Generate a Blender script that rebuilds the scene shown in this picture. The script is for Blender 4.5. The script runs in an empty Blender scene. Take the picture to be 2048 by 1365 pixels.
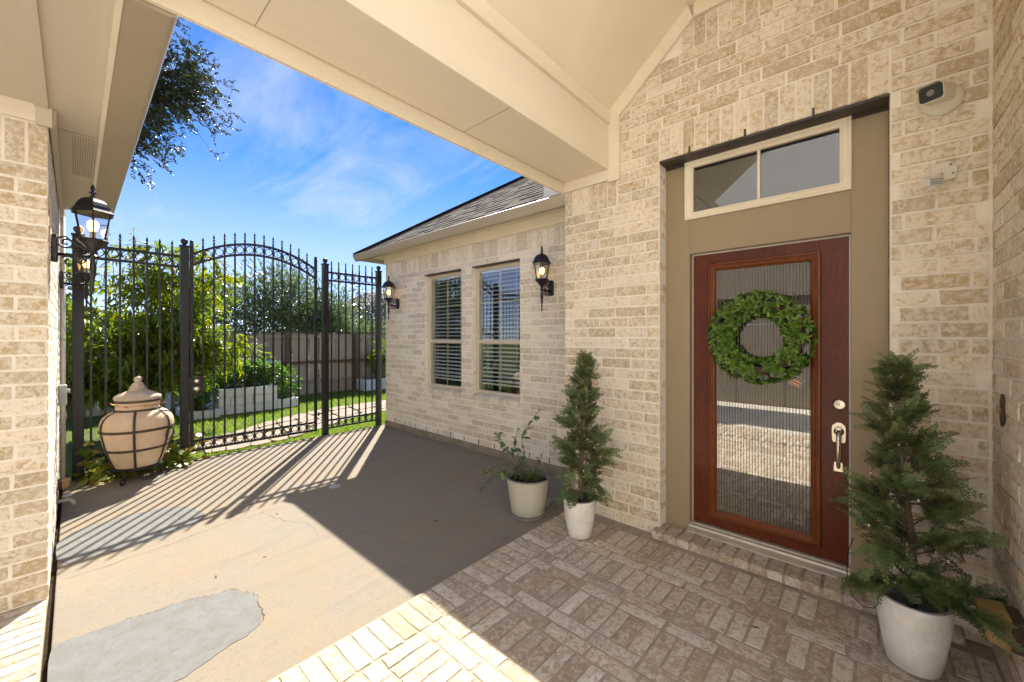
import bpy, bmesh, math, random
import numpy as np
from mathutils import Vector, Matrix, Euler

R = math.radians
random.seed(7); rng = np.random.default_rng(7)
scene = bpy.context.scene
C = scene.collection

# ------------------------------------------------------------------ camera, sky, sun, exposure
CAM_H = 1.54
cam_data = bpy.data.cameras.new('camera')
cam = bpy.data.objects.new('camera', cam_data); C.objects.link(cam)
cam.location = (0, 0, CAM_H)
cam.rotation_euler = (R(90), 0, R(42.05 - 90))
cam_data.sensor_width = 36.0
cam_data.lens = 790 / 2048 * 36
cam_data.shift_y = -8.5 / 2048
cam_data.clip_start = 0.05
cam_data.clip_end = 2000
scene.camera = cam

SUN = Vector((0.64, 0.842, 1.0)).normalized()
world = bpy.data.worlds.new('World'); scene.world = world; world.use_nodes = True
wt = world.node_tree; wt.nodes.clear()
def nd(nt, t, ins=None, **attrs):
    n = nt.nodes.new(t)
    for k, v in attrs.items(): setattr(n, k, v)
    for k, v in (ins or {}).items():
        s = n.inputs[k]
        if isinstance(v, bpy.types.NodeSocket): nt.links.new(v, s)
        else: s.default_value = v
    return n
sky = nd(wt, 'ShaderNodeTexSky', sky_type='NISHITA', sun_disc=False, sun_elevation=math.asin(SUN.z),
         sun_rotation=math.atan2(SUN.x, SUN.y), altitude=0, air_density=0.4, dust_density=0.0, ozone_density=2.0)
gam = nd(wt, 'ShaderNodeGamma', {'Color': sky.outputs[0], 'Gamma': 0.8})
hsv0 = nd(wt, 'ShaderNodeHueSaturation', {'Color': gam.outputs[0], 'Hue': 0.508, 'Saturation': 1.4, 'Value': 0.46})
hsv = nd(wt, 'ShaderNodeMix', {0: 1.0, 6: hsv0.outputs[0], 7: (1.0, 0.95, 0.95, 1)}, data_type='RGBA', blend_type='MULTIPLY')
wc = nd(wt, 'ShaderNodeTexCoord')
sep = nd(wt, 'ShaderNodeSeparateXYZ', {0: wc.outputs['Generated']})
zc = nd(wt, 'ShaderNodeMath', {0: sep.outputs[2], 1: 0.12}, operation='ADD')
zm = nd(wt, 'ShaderNodeMath', {0: zc.outputs[0], 1: 0.05}, operation='MAXIMUM')
dx = nd(wt, 'ShaderNodeMath', {0: sep.outputs[0], 1: zm.outputs[0]}, operation='DIVIDE')
dy = nd(wt, 'ShaderNodeMath', {0: sep.outputs[1], 1: zm.outputs[0]}, operation='DIVIDE')
cv = nd(wt, 'ShaderNodeCombineXYZ', {0: dx.outputs[0], 1: dy.outputs[0], 2: 0.0})
cm = nd(wt, 'ShaderNodeMapping', {'Vector': cv.outputs[0], 'Rotation': (0, 0, R(-52)), 'Scale': (1.0, 0.42, 1.0)})
cn = nd(wt, 'ShaderNodeTexNoise', {'Vector': cm.outputs[0], 'Scale': 2.3, 'Detail': 9.0, 'Roughness': 0.62, 'Distortion': 0.9})
cn2 = nd(wt, 'ShaderNodeTexNoise', {'Vector': cv.outputs[0], 'Scale': 0.5, 'Detail': 2.0})
cmul = nd(wt, 'ShaderNodeMath', {0: cn.outputs[0], 1: cn2.outputs[0]}, operation='MULTIPLY')
cr = nd(wt, 'ShaderNodeMapRange', {'Value': cmul.outputs[0], 'From Min': 0.21, 'From Max': 0.47, 'To Min': 0.0, 'To Max': 0.62})
veil = nd(wt, 'ShaderNodeMapRange', {'Value': sep.outputs[2], 'From Min': 0.42, 'From Max': 0.04, 'To Min': 0.0, 'To Max': 0.55}, interpolation_type='SMOOTHSTEP')
cmax = nd(wt, 'ShaderNodeMath', {0: cr.outputs[0], 1: veil.outputs[0]}, operation='MAXIMUM')
cmix = nd(wt, 'ShaderNodeMix', {'Factor': cmax.outputs[0], 6: hsv.outputs[2], 7: (0.95, 1.0, 1.15, 1)}, data_type='RGBA')
bg = nd(wt, 'ShaderNodeBackground', {'Color': cmix.outputs[2], 'Strength': 0.15})
wo = nd(wt, 'ShaderNodeOutputWorld', {'Surface': bg.outputs[0]})

sl = bpy.data.lights.new('sun', 'SUN'); sl.energy = 2.0; sl.angle = R(0.5); sl.color = (1.0, 0.935, 0.82)
so = bpy.data.objects.new('sun', sl); C.objects.link(so); so.location = (6, 8, 12)
so.rotation_euler = (-SUN).to_track_quat('-Z', 'Y').to_euler()

scene.view_settings.view_transform = 'Standard'; scene.view_settings.look = 'None'
scene.view_settings.exposure = 2.75; scene.view_settings.gamma = 1.0
scene.view_settings.use_curve_mapping = False
scene.render.engine = 'CYCLES'
scene.cycles.use_denoising = True
scene.cycles.max_bounces = 10; scene.cycles.diffuse_bounces = 6; scene.cycles.transparent_max_bounces = 24
scene.cycles.sample_clamp_indirect = 6.0

# ------------------------------------------------------------------ helpers
ORG = {}
class MB:
    def __init__(s): s.v = []; s.f = []
    def add(s, vs, fs):
        o = len(s.v); s.v += [tuple(p) for p in vs]; s.f += [tuple(i + o for i in f) for f in fs]; return s
    def box(s, x0, x1, y0, y1, z0, z1, M=None):
        vs = [(x, y, z) for z in (z0, z1) for y in (y0, y1) for x in (x0, x1)]
        if M is not None: vs = [M @ Vector(p) for p in vs]
        return s.add(vs, [(0, 2, 3, 1), (4, 5, 7, 6), (0, 1, 5, 4), (2, 6, 7, 3), (0, 4, 6, 2), (1, 3, 7, 5)])
    def tube(s, pts, r, n=8, cap=True, closed=False):
        pts = [Vector(p) for p in pts]; m = len(pts)
        rr = r if isinstance(r, (list, tuple)) else [r] * m
        vs = []; up = None
        for i, p in enumerate(pts):
            if closed: t = pts[(i + 1) % m] - pts[i - 1]
            else: t = pts[min(i + 1, m - 1)] - pts[max(i - 1, 0)]
            if t.length < 1e-9: t = Vector((0, 0, 1))
            t.normalize()
            if up is None:
                up = Vector((0, 0, 1)) if abs(t.z) < 0.9 else Vector((1, 0, 0))
            a = t.cross(up)
            if a.length < 1e-6: a = t.orthogonal()
            a.normalize(); b = a.cross(t); up = b
            for k in range(n):
                w = 2 * math.pi * k / n
                vs.append(p + (a * math.cos(w) + b * math.sin(w)) * rr[i])
        fs = []
        for i in range(m if closed else m - 1):
            j = (i + 1) % m
            for k in range(n):
                l = (k + 1) % n
                fs.append((i * n + k, i * n + l, j * n + l, j * n + k))
        if cap and not closed:
            fs.append(tuple(reversed(range(n)))); fs.append(tuple((m - 1) * n + k for k in range(n)))
        return s.add(vs, fs)
    def lathe(s, prof, n=32, c=(0, 0, 0), M=None, rot=0.0, sx=1.0, caps=True):
        vs = []; m = len(prof)
        for r, z in prof:
            for k in range(n):
                w = 2 * math.pi * k / n + rot
                p = Vector((r * math.cos(w) * sx, r * math.sin(w), z))
                if M is not None: p = M @ p
                vs.append(p + Vector(c))
        fs = []
        for i in range(m - 1):
            for k in range(n):
                l = (k + 1) % n
                fs.append((i * n + k, i * n + l, (i + 1) * n + l, (i + 1) * n + k))
        if caps and prof[0][0] > 1e-6: fs.append(tuple(reversed(range(n))))
        if caps and prof[-1][0] > 1e-6: fs.append(tuple((m - 1) * n + k for k in range(n)))
        return s.add(vs, fs)
    def prism(s, poly, axis, a, b):
        """poly 2d points; axis 'x','y','z' extruded from a to b (poly in the other two axes, in order)"""
        n = len(poly)
        def P(p, t): return {'x': (t, p[0], p[1]), 'y': (p[0], t, p[1]), 'z': (p[0], p[1], t)}[axis]
        vs = [P(p, a) for p in poly] + [P(p, b) for p in poly]
        fs = [tuple(range(n)), tuple(reversed(range(n, 2 * n)))]
        fs += [(i, n + i, n + (i + 1) % n, (i + 1) % n) for i in range(n)]
        return s.add(vs, fs)
    def rframe(s, y0, y1, z0, z1, prof):
        """mitred picture frame in a plane facing -X: prof = [(inset, x)]"""
        vs = []
        for ins, x in prof:
            vs += [(x, y0 + ins, z0 + ins), (x, y1 - ins, z0 + ins), (x, y1 - ins, z1 - ins), (x, y0 + ins, z1 - ins)]
        fs = []
        for i in range(len(prof) - 1):
            for k in range(4):
                l = (k + 1) % 4
                fs.append((i * 4 + k, i * 4 + l, i * 4 + 4 + l, i * 4 + 4 + k))
        return s.add(vs, fs)
    def mesh(s, name, smooth=False, org=None):
        me = bpy.data.meshes.new(name)
        vs = s.v if org is None else [(p[0] - org[0], p[1] - org[1], p[2] - org[2]) for p in s.v]
        me.from_pydata(vs, [], s.f)
        bm = bmesh.new(); bm.from_mesh(me); bmesh.ops.recalc_face_normals(bm, faces=bm.faces); bm.to_mesh(me); bm.free()
        if smooth: me.polygons.foreach_set('use_smooth', [True] * len(me.polygons))
        return me
    def build(s, name, m, parent=None, smooth=False, bevel=0.0, angle=None, seg=2):
        org = ORG.get(parent.name) if parent is not None else None
        me = s.mesh(name, smooth, org)
        return link(name, me, m, parent, bevel, angle, seg)
def link(name, me, m, parent=None, bevel=0.0, angle=None, seg=2):
    if m is not None and not me.materials: me.materials.append(m)
    o = bpy.data.objects.new(name, me); C.objects.link(o)
    if parent is not None:
        o.parent = parent
        if parent.name in ORG: ORG[o.name] = ORG[parent.name]
    if bevel:
        b = o.modifiers.new('bevel', 'BEVEL'); b.width = bevel; b.segments = seg; b.limit_method = 'ANGLE'; b.angle_limit = R(40)
    if angle:
        for p in me.polygons: p.use_smooth = True
        me.set_sharp_from_angle(angle=R(angle))
    return o
def tag(o, label=None, cat=None, group=None, kind=None):
    if label: o['label'] = label
    if cat: o['category'] = cat
    if group: o['group'] = group
    if kind: o['kind'] = kind
    return o
def thing(name, label, cat, loc=(0, 0, 0), rz=0.0, group=None, kind=None):
    o = bpy.data.objects.new(name, None); C.objects.link(o)
    o.location = loc; o.rotation_euler = (0, 0, rz); o.empty_display_size = 0.1
    ORG[o.name] = tuple(loc) if rz == 0.0 else (0, 0, 0)
    return tag(o, label, cat, group, kind)
def copy_tree(o, parent=None):
    c = o.copy(); C.objects.link(c); c.parent = parent
    for ch in list(o.children): copy_tree(ch, c)
    return c
def npmesh(name, V, F, tone=None):
    """V (n,3), F (m,k) arrays -> mesh, all faces with k corners"""
    me = bpy.data.meshes.new(name)
    V = np.asarray(V, np.float32); F = np.asarray(F, np.int32)
    me.vertices.add(len(V)); me.vertices.foreach_set('co', V.ravel())
    k = F.shape[1]
    me.loops.add(F.size); me.loops.foreach_set('vertex_index', F.ravel())
    me.polygons.add(len(F)); me.polygons.foreach_set('loop_start', np.arange(0, F.size, k, dtype=np.int32))
    me.polygons.foreach_set('loop_total', np.full(len(F), k, np.int32))
    if tone is not None:
        at = me.attributes.new('tone', 'FLOAT', 'FACE'); at.data.foreach_set('value', np.asarray(tone, np.float32))
    me.update(calc_edges=True); me.validate()
    return me
def scatter(tv, tf, pos, rot, scl):
    tv = np.asarray(tv, float); tf = np.asarray(tf, int)
    pos = np.asarray(pos, float); rot = np.asarray(rot, float); scl = np.asarray(scl, float)
    if scl.ndim == 1: scl = scl[:, None]
    n = len(pos); k = len(tv)
    V = np.einsum('nij,nkj->nki', rot, tv[None] * scl[:, None, :]) + pos[:, None, :]
    F = tf[None] + (np.arange(n) * k)[:, None, None]
    return V.reshape(-1, 3), F.reshape(-1, tf.shape[1])
def frames(d, n=None, roll=None):
    """rotation matrices with local +X along d and local +Z near n"""
    d = np.asarray(d, float); d /= np.linalg.norm(d, axis=1)[:, None] + 1e-9
    if n is None: n = np.tile([0, 0, 1.0], (len(d), 1))
    n = np.asarray(n, float) + 1e-4
    y = np.cross(n, d); y /= np.linalg.norm(y, axis=1)[:, None] + 1e-9
    z = np.cross(d, y)
    if roll is not None:
        c, s_ = np.cos(roll)[:, None], np.sin(roll)[:, None]
        y, z = y * c + z * s_, z * c - y * s_
    return np.stack([d, y, z], axis=2)

# ------------------------------------------------------------------ materials
MATS = {}
def new_mat(name):
    m = bpy.data.materials.new(name); m.use_nodes = True
    MATS[name] = m
    nt = m.node_tree; b = nt.nodes['Principled BSDF']
    return m, nt, b
def noise(nt, vec, scale, detail=4.0, rough=0.55, dist=0.0):
    return nd(nt, 'ShaderNodeTexNoise', {'Vector': vec, 'Scale': scale, 'Detail': detail, 'Roughness': rough, 'Distortion': dist}).outputs[0]
def ramp(nt, v, a, b, lo=0.0, hi=1.0):
    return nd(nt, 'ShaderNodeMapRange', {'Value': v, 'From Min': a, 'From Max': b, 'To Min': lo, 'To Max': hi}).outputs[0]
def mix(nt, f, a, b):
    n = nd(nt, 'ShaderNodeMix', {'Factor': f}, data_type='RGBA')
    for i, c in ((6, a), (7, b)):
        if isinstance(c, bpy.types.NodeSocket): nt.links.new(c, n.inputs[i])
        else: n.inputs[i].default_value = (*c, 1)
    return n.outputs[2]
def math_(nt, op, a, b=0.0):
    return nd(nt, 'ShaderNodeMath', {0: a, 1: b}, operation=op).outputs[0]
def bump(nt, h, strength, dist, bsdf):
    n = nd(nt, 'ShaderNodeBump', {'Height': h, 'Strength': strength, 'Distance': dist})
    nt.links.new(n.outputs[0], bsdf.inputs['Normal'])
def gpos(nt): return nd(nt, 'ShaderNodeNewGeometry').outputs['Position']
def rnd_vec(nt):
    """world position shifted by a random amount for each piece"""
    g = nd(nt, 'ShaderNodeNewGeometry'); oi = nd(nt, 'ShaderNodeObjectInfo')
    r = math_(nt, 'ADD', g.outputs['Random Per Island'], oi.outputs['Random'])
    cx = nd(nt, 'ShaderNodeCombineXYZ', {0: math_(nt, 'MULTIPLY', r, 37.0), 1: math_(nt, 'MULTIPLY', r, 71.0), 2: math_(nt, 'MULTIPLY', r, 53.0)})
    v = nd(nt, 'ShaderNodeVectorMath', {0: g.outputs['Position'], 1: cx.outputs[0]}, operation='ADD').outputs[0]
    return v, math_(nt, 'FRACT', r, 0.0)
def scaled(nt, vec, s):
    return nd(nt, 'ShaderNodeMapping', {'Vector': vec, 'Scale': s}).outputs[0]

def brick_mat(name, tanA, tanB, wash, cover=0.5, speck=0.0, rough=0.9):
    m, nt, b = new_mat(name)
    v, r = rnd_vec(nt)
    n1 = noise(nt, v, 34, 8, 0.74, 0.45)
    n2 = noise(nt, v, 9, 3, 0.6, 0.5)
    n3 = noise(nt, v, 260, 3, 0.7)
    base = mix(nt, ramp(nt, n2, 0.35, 0.65), tanA, tanB)
    base = mix(nt, ramp(nt, n3, 0.38, 0.30, 0.0, 0.35), base, (0.24, 0.15, 0.08))
    sh = math_(nt, 'ADD', n1, math_(nt, 'MULTIPLY', math_(nt, 'SUBTRACT', r, 0.5), 0.10))
    w = ramp(nt, sh, cover - 0.05, cover + 0.05)
    w2 = math_(nt, 'MULTIPLY', w, ramp(nt, noise(nt, v, 70, 4, 0.7), 0.30, 0.55, 0.55, 0.95))
    col = mix(nt, w2, base, wash)
    if speck:
        sp = noise(nt, scaled(nt, v, (0.5, 1.0, 1.0)), 105, 2, 0.5)
        col = mix(nt, ramp(nt, sp, 0.33, 0.28, 0.0, speck), col, (0.10, 0.07, 0.05))
    val = nd(nt, 'ShaderNodeHueSaturation', {'Color': col, 'Value': ramp(nt, r, 0, 1, 0.9, 1.08), 'Saturation': ramp(nt, math_(nt, 'FRACT', math_(nt, 'MULTIPLY', r, 7.3), 0), 0, 1, 0.9, 1.1)}).outputs[0]
    nt.links.new(val, b.inputs['Base Color']); b.inputs['Roughness'].default_value = rough
    b.inputs['Specular IOR Level'].default_value = 0.25
    h = math_(nt, 'ADD', math_(nt, 'MULTIPLY', w, 0.5), math_(nt, 'ADD', math_(nt, 'MULTIPLY', n3, 0.35), n1))
    bump(nt, h, 0.55, 0.004, b)
    return m
brick_mat('wall_brick', (0.53, 0.395, 0.225), (0.66, 0.525, 0.35), (0.79, 0.715, 0.59), 0.475)
brick_mat('pale_brick', (0.56, 0.46, 0.32), (0.67, 0.57, 0.43), (0.78, 0.725, 0.63), 0.465)
brick_mat('floor_brick', (0.40, 0.295, 0.195), (0.49, 0.39, 0.28), (0.63, 0.57, 0.485), 0.50, speck=0.6)

def plain(name, col, rough=0.6, var=0.0, scale=6.0, bmp=0.0, bscale=200.0, metal=0.0, spec=0.5, stretch=None, col2=None):
    m, nt, b = new_mat(name)
    p = gpos(nt)
    if stretch: p = scaled(nt, p, stretch)
    if col2 is None: col2 = tuple(max(0, c * (1 - var)) for c in col)
    nn = noise(nt, p, scale, 5, 0.6, 0.4)
    nt.links.new(mix(nt, ramp(nt, nn, 0.35, 0.65), col, col2), b.inputs['Base Color'])
    b.inputs['Roughness'].default_value = rough; b.inputs['Metallic'].default_value = metal
    b.inputs['Specular IOR Level'].default_value = spec
    if bmp: bump(nt, noise(nt, p, bscale, 4, 0.6), bmp, 0.003, b)
    return m
plain('mortar', (0.90, 0.84, 0.725), 0.95, 0.10, 14, 0.8, 120, spec=0.1)
plain('floor_mortar', (0.44, 0.365, 0.28), 0.95, 0.25, 10, 0.8, 140, spec=0.1)
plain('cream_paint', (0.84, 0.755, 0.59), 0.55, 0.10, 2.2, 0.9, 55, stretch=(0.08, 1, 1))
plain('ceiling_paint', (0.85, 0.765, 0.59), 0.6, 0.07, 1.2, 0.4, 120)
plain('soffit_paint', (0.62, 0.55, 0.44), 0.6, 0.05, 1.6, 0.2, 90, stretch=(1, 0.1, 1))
plain('gutter_paint', (0.42, 0.35, 0.25), 0.45, 0.04, 2.0)
plain('taupe_paint', (0.33, 0.255, 0.155), 0.5, 0.06, 2.0, 0.35, 90, stretch=(1, 1, 0.07))
plain('dark_lintel', (0.06, 0.045, 0.035), 0.5, 0.2)
plain('white_strip', (0.72, 0.69, 0.63), 0.45, 0.08, 30)
plain('aluminium', (0.62, 0.58, 0.50), 0.38, 0.12, 12, metal=0.5)
plain('iron', (0.012, 0.012, 0.013), 0.38, 0.2, 20, 0.15, 150)
plain('brown_iron', (0.075, 0.045, 0.03), 0.6, 0.4, 15, 0.4, 120)
plain('nickel', (0.66, 0.60, 0.50), 0.24, 0.03, 4, metal=1.0)
plain('clay', (0.60, 0.44, 0.30), 0.9, 0.0, 7, 0.4, 160, col2=(0.68, 0.54, 0.40), spec=0.15)
plain('clay_lid', (0.60, 0.49, 0.38), 0.9, 0.25, 8, 0.4, 160, spec=0.15)
plain('white_ceramic', (0.80, 0.77, 0.70), 0.66, 0.22, 9, 0.35, 70)
plain('grey_rim', (0.22, 0.21, 0.20), 0.7, 0.3, 20, 0.3, 80)
plain('ivory_plastic', (0.52, 0.49, 0.40), 0.42, 0.08, 3, stretch=(1, 1, 0.15))
plain('soil', (0.045, 0.03, 0.02), 1.0, 0.5, 40, 1.0, 90, spec=0.1)
plain('white_plastic', (0.72, 0.68, 0.58), 0.4, 0.03, 8)
plain('black_plastic', (0.01, 0.01, 0.012), 0.18, 0.0)
plain('grey_plastic', (0.42, 0.43, 0.43), 0.5, 0.08, 10)
plain('window_vinyl', (0.60, 0.52, 0.40), 0.45, 0.04, 3)
plain('white_block', (0.76, 0.75, 0.72), 0.85, 0.08, 9, 0.6, 80)
plain('blind', (0.86, 0.87, 0.86), 0.5, 0.03, 3)
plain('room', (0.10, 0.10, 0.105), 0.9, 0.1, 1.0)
plain('flagstone', (0.33, 0.25, 0.185), 0.9, 0.0, 5, 0.6, 60, col2=(0.25, 0.195, 0.15))
plain('bark', (0.16, 0.115, 0.08), 0.95, 0.5, 12, 1.0, 60, stretch=(1, 1, 0.25))
plain('stem_green', (0.10, 0.12, 0.03), 0.7, 0.3, 20)
plain('foundation', (0.30, 0.25, 0.18), 0.95, 0.35, 5, 0.8, 70)
plain('siding', (0.34, 0.27, 0.20), 0.8, 0.1, 2)
plain('far_roof', (0.10, 0.09, 0.09), 0.9, 0.3, 6, 0.5, 30)
plain('dry_leaf', (0.10, 0.055, 0.03), 0.8, 0.4, 40)
plain('amber_plastic', (0.36, 0.235, 0.085), 0.55, 0.35, 9)
plain('copper', (0.75, 0.40, 0.20), 0.3, 0.05, 9, metal=1.0)

# concrete
m, nt, b = new_mat('concrete')
p = gpos(nt)
big = noise(nt, p, 0.9, 5, 0.6, 0.6); med = noise(nt, p, 5, 5, 0.65, 0.5); fin = noise(nt, p, 170, 3, 0.75); streak = noise(nt, scaled(nt, p, (0.5, 2.4, 1)), 3.5, 4, 0.6, 0.3)
c = mix(nt, ramp(nt, big, 0.35, 0.65), (0.244, 0.205, 0.152), (0.230, 0.205, 0.171))
c = mix(nt, ramp(nt, med, 0.45, 0.75, 0, 0.55), c, (0.283, 0.212, 0.134))
c = mix(nt, ramp(nt, streak, 0.52, 0.72, 0, 0.6), c, (0.187, 0.169, 0.145))
c = mix(nt, ramp(nt, noise(nt, p, 22, 4, 0.7), 0.56, 0.70, 0, 0.45), c, (0.187, 0.163, 0.126))
c = mix(nt, ramp(nt, noise(nt, p, 75, 2, 0.5), 0.30, 0.24, 0, 0.8), c, (0.105, 0.080, 0.059))
c = mix(nt, ramp(nt, noise(nt, p, 1.7, 6, 0.7, 0.8), 0.52, 0.70, 0, 0.5), c, (0.279, 0.194, 0.107))
c = mix(nt, ramp(nt, fin, 0.42, 0.30, 0, 0.8), c, (0.105, 0.083, 0.059))
c = mix(nt, ramp(nt, fin, 0.62, 0.74, 0, 0.5), c, (0.363, 0.323, 0.268))
c = mix(nt, ramp(nt, noise(nt, p, 60, 3, 0.8), 0.58, 0.72, 0, 0.5), c, (0.324, 0.280, 0.217))
c = mix(nt, ramp(nt, noise(nt, p, 42, 4, 0.8), 0.42, 0.28, 0, 0.7), c, (0.138, 0.113, 0.087))
nt.links.new(c, b.inputs['Base Color']); b.inputs['Roughness'].default_value = 0.88; b.inputs['Specular IOR Level'].default_value = 0.25
bump(nt, math_(nt, 'ADD', fin, math_(nt, 'MULTIPLY', med, 0.6)), 0.4, 0.003, b)
m, nt, b = new_mat('cement')
p = gpos(nt)
fin = noise(nt, p, 210, 3, 0.75); med = noise(nt, p, 9, 5, 0.7, 0.6)
c = mix(nt, ramp(nt, med, 0.35, 0.7), (0.187, 0.191, 0.187), (0.144, 0.135, 0.122))
c = mix(nt, ramp(nt, fin, 0.42, 0.30, 0, 0.6), c, (0.125, 0.119, 0.109))
c = mix(nt, ramp(nt, fin, 0.60, 0.72, 0, 0.5), c, (0.275, 0.278, 0.275))
c = mix(nt, ramp(nt, noise(nt, p, 48, 4, 0.8), 0.44, 0.30, 0, 0.7), c, (0.105, 0.102, 0.095))
nt.links.new(c, b.inputs['Base Color']); b.inputs['Roughness'].default_value = 0.92
bump(nt, math_(nt, 'ADD', fin, med), 0.6, 0.004, b)

# mahogany: dark stiles, brighter moulding
def wood_mat(name, c1, c2, c3, rough):
    m, nt, b = new_mat(name)
    p = gpos(nt)
    g1 = noise(nt, scaled(nt, p, (6, 14, 0.7)), 9, 6, 0.6, 0.8); g2 = noise(nt, scaled(nt, p, (6, 40, 1.2)), 16, 4, 0.6); g3 = noise(nt, p, 2.2, 4, 0.6, 0.5)
    c = mix(nt, ramp(nt, g1, 0.3, 0.7), c1, c2)
    c = mix(nt, ramp(nt, g2, 0.50, 0.68, 0, 0.6), c, c3)
    c = mix(nt, ramp(nt, g3, 0.48, 0.72, 0, 0.7), c, c2)
    c = mix(nt, ramp(nt, noise(nt, p, 55, 5, 0.75), 0.70, 0.76, 0, 0.7), c, (0.26, 0.12, 0.05))
    nt.links.new(c, b.inputs['Base Color']); b.inputs['Roughness'].default_value = rough
    b.inputs['Specular IOR Level'].default_value = 0.3
    b.inputs['Coat Weight'].default_value = 0.10; b.inputs['Coat Roughness'].default_value = 0.15
    bump(nt, g2, 0.12, 0.002, b)
wood_mat('mahogany', (0.14, 0.027, 0.006), (0.055, 0.011, 0.004), (0.22, 0.045, 0.008), 0.36)
wood_mat('moulding_wood', (0.20, 0.055, 0.013), (0.10, 0.024, 0.007), (0.31, 0.095, 0.022), 0.32)

# weathered fence wood
m, nt, b = new_mat('grey_wood')
v, r = rnd_vec(nt)
g = noise(nt, scaled(nt, v, (6, 6, 0.5)), 8, 6, 0.65, 0.6)
kn = noise(nt, v, 7, 2, 0.4, 0.2)
c = mix(nt, ramp(nt, g, 0.3, 0.7), (0.50, 0.40, 0.29), (0.33, 0.255, 0.175))
c = mix(nt, ramp(nt, kn, 0.72, 0.78, 0, 0.8), c, (0.06, 0.04, 0.03))
c = nd(nt, 'ShaderNodeHueSaturation', {'Color': c, 'Value': ramp(nt, r, 0, 1, 0.72, 1.2)}).outputs[0]
nt.links.new(c, b.inputs['Base Color']); b.inputs['Roughness'].default_value = 0.9; bump(nt, g, 0.5, 0.004, b)
plain('brown_wood', (0.20, 0.115, 0.06), 0.85, 0.35, 9, 0.5, 40, stretch=(1, 1, 0.3))

# shingles
m, nt, b = new_mat('shingle')
v, r = rnd_vec(nt)
c = mix(nt, r, (0.06, 0.05, 0.045), (0.145, 0.115, 0.098))
c = mix(nt, ramp(nt, noise(nt, v, 120, 3, 0.8), 0.45, 0.65, 0, 0.5), c, (0.19, 0.17, 0.155))
nt.links.new(c, b.inputs['Base Color']); b.inputs['Roughness'].default_value = 1.0; b.inputs['Specular IOR Level'].default_value = 0.05; bump(nt, noise(nt, v, 240, 2), 0.5, 0.003, b)

def leaf_mat(name, cols, trans=0.45, rough=0.45, spec=0.5, tone=False):
    m, nt, b = new_mat(name)
    g = nd(nt, 'ShaderNodeNewGeometry'); oi = nd(nt, 'ShaderNodeObjectInfo')
    r = math_(nt, 'FRACT', math_(nt, 'ADD', g.outputs['Random Per Island'], oi.outputs['Random']), 0)
    if tone:
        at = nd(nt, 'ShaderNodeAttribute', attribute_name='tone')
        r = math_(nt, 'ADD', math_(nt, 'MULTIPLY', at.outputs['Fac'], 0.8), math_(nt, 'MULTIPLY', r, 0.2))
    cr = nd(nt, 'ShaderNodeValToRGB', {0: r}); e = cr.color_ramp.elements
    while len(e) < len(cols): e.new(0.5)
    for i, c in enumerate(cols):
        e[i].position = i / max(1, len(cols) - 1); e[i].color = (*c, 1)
    col = mix(nt, ramp(nt, noise(nt, g.outputs['Position'], 60, 3), 0.4, 0.7, 0, 0.25), cr.outputs[0], (0.03, 0.05, 0.012))
    nt.links.new(col, b.inputs['Base Color']); b.inputs['Roughness'].default_value = rough
    b.inputs['Specular IOR Level'].default_value = spec
    tr = nd(nt, 'ShaderNodeBsdfTranslucent', {'Color': nd(nt, 'ShaderNodeHueSaturation', {'Color': cr.outputs[0], 'Value': 1.5, 'Saturation': 1.1}).outputs[0]})
    mx = nd(nt, 'ShaderNodeMixShader', {0: trans, 1: b.outputs[0], 2: tr.outputs[0]})
    nt.links.new(mx.outputs[0], nt.nodes['Material Output'].inputs[0])
    return m
leaf_mat('grass', [(0.10, 0.18, 0.018), (0.16, 0.26, 0.025), (0.23, 0.30, 0.05), (0.14, 0.23, 0.025)], 0.55)
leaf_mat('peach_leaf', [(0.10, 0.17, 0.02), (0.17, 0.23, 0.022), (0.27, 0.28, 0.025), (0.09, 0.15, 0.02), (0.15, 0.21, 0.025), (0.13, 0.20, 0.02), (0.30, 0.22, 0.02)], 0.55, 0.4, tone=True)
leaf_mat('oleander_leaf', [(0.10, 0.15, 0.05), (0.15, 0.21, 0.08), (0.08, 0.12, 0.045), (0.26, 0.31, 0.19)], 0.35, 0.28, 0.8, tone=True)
leaf_mat('oak_leaf', [(0.028, 0.042, 0.016), (0.045, 0.06, 0.018), (0.06, 0.07, 0.02), (0.035, 0.05, 0.02)], 0.2, 0.4)
leaf_mat('dark_leaf', [(0.03, 0.045, 0.03), (0.05, 0.065, 0.05), (0.09, 0.10, 0.085)], 0.2, 0.35, 0.7)
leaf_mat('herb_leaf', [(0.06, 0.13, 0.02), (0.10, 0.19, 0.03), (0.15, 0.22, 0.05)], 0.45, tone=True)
leaf_mat('vine_leaf', [(0.17, 0.26, 0.025), (0.27, 0.33, 0.03), (0.13, 0.21, 0.025), (0.34, 0.30, 0.04), (0.28, 0.15, 0.035)], 0.55)
leaf_mat('wreath_leaf', [(0.05, 0.11, 0.012), (0.10, 0.20, 0.02), (0.19, 0.31, 0.04), (0.07, 0.15, 0.015), (0.13, 0.24, 0.03)], 0.15, 0.4)
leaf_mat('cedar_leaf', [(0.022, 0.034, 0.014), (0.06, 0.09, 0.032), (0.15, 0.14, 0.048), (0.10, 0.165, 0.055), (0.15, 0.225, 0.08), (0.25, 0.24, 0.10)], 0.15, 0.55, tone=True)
leaf_mat('pot_leaf', [(0.06, 0.13, 0.05), (0.09, 0.18, 0.055), (0.13, 0.22, 0.08)], 0.2, 0.3)
leaf_mat('pot_grass', [(0.08, 0.13, 0.02), (0.13, 0.18, 0.04), (0.20, 0.19, 0.07)], 0.35)

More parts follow.
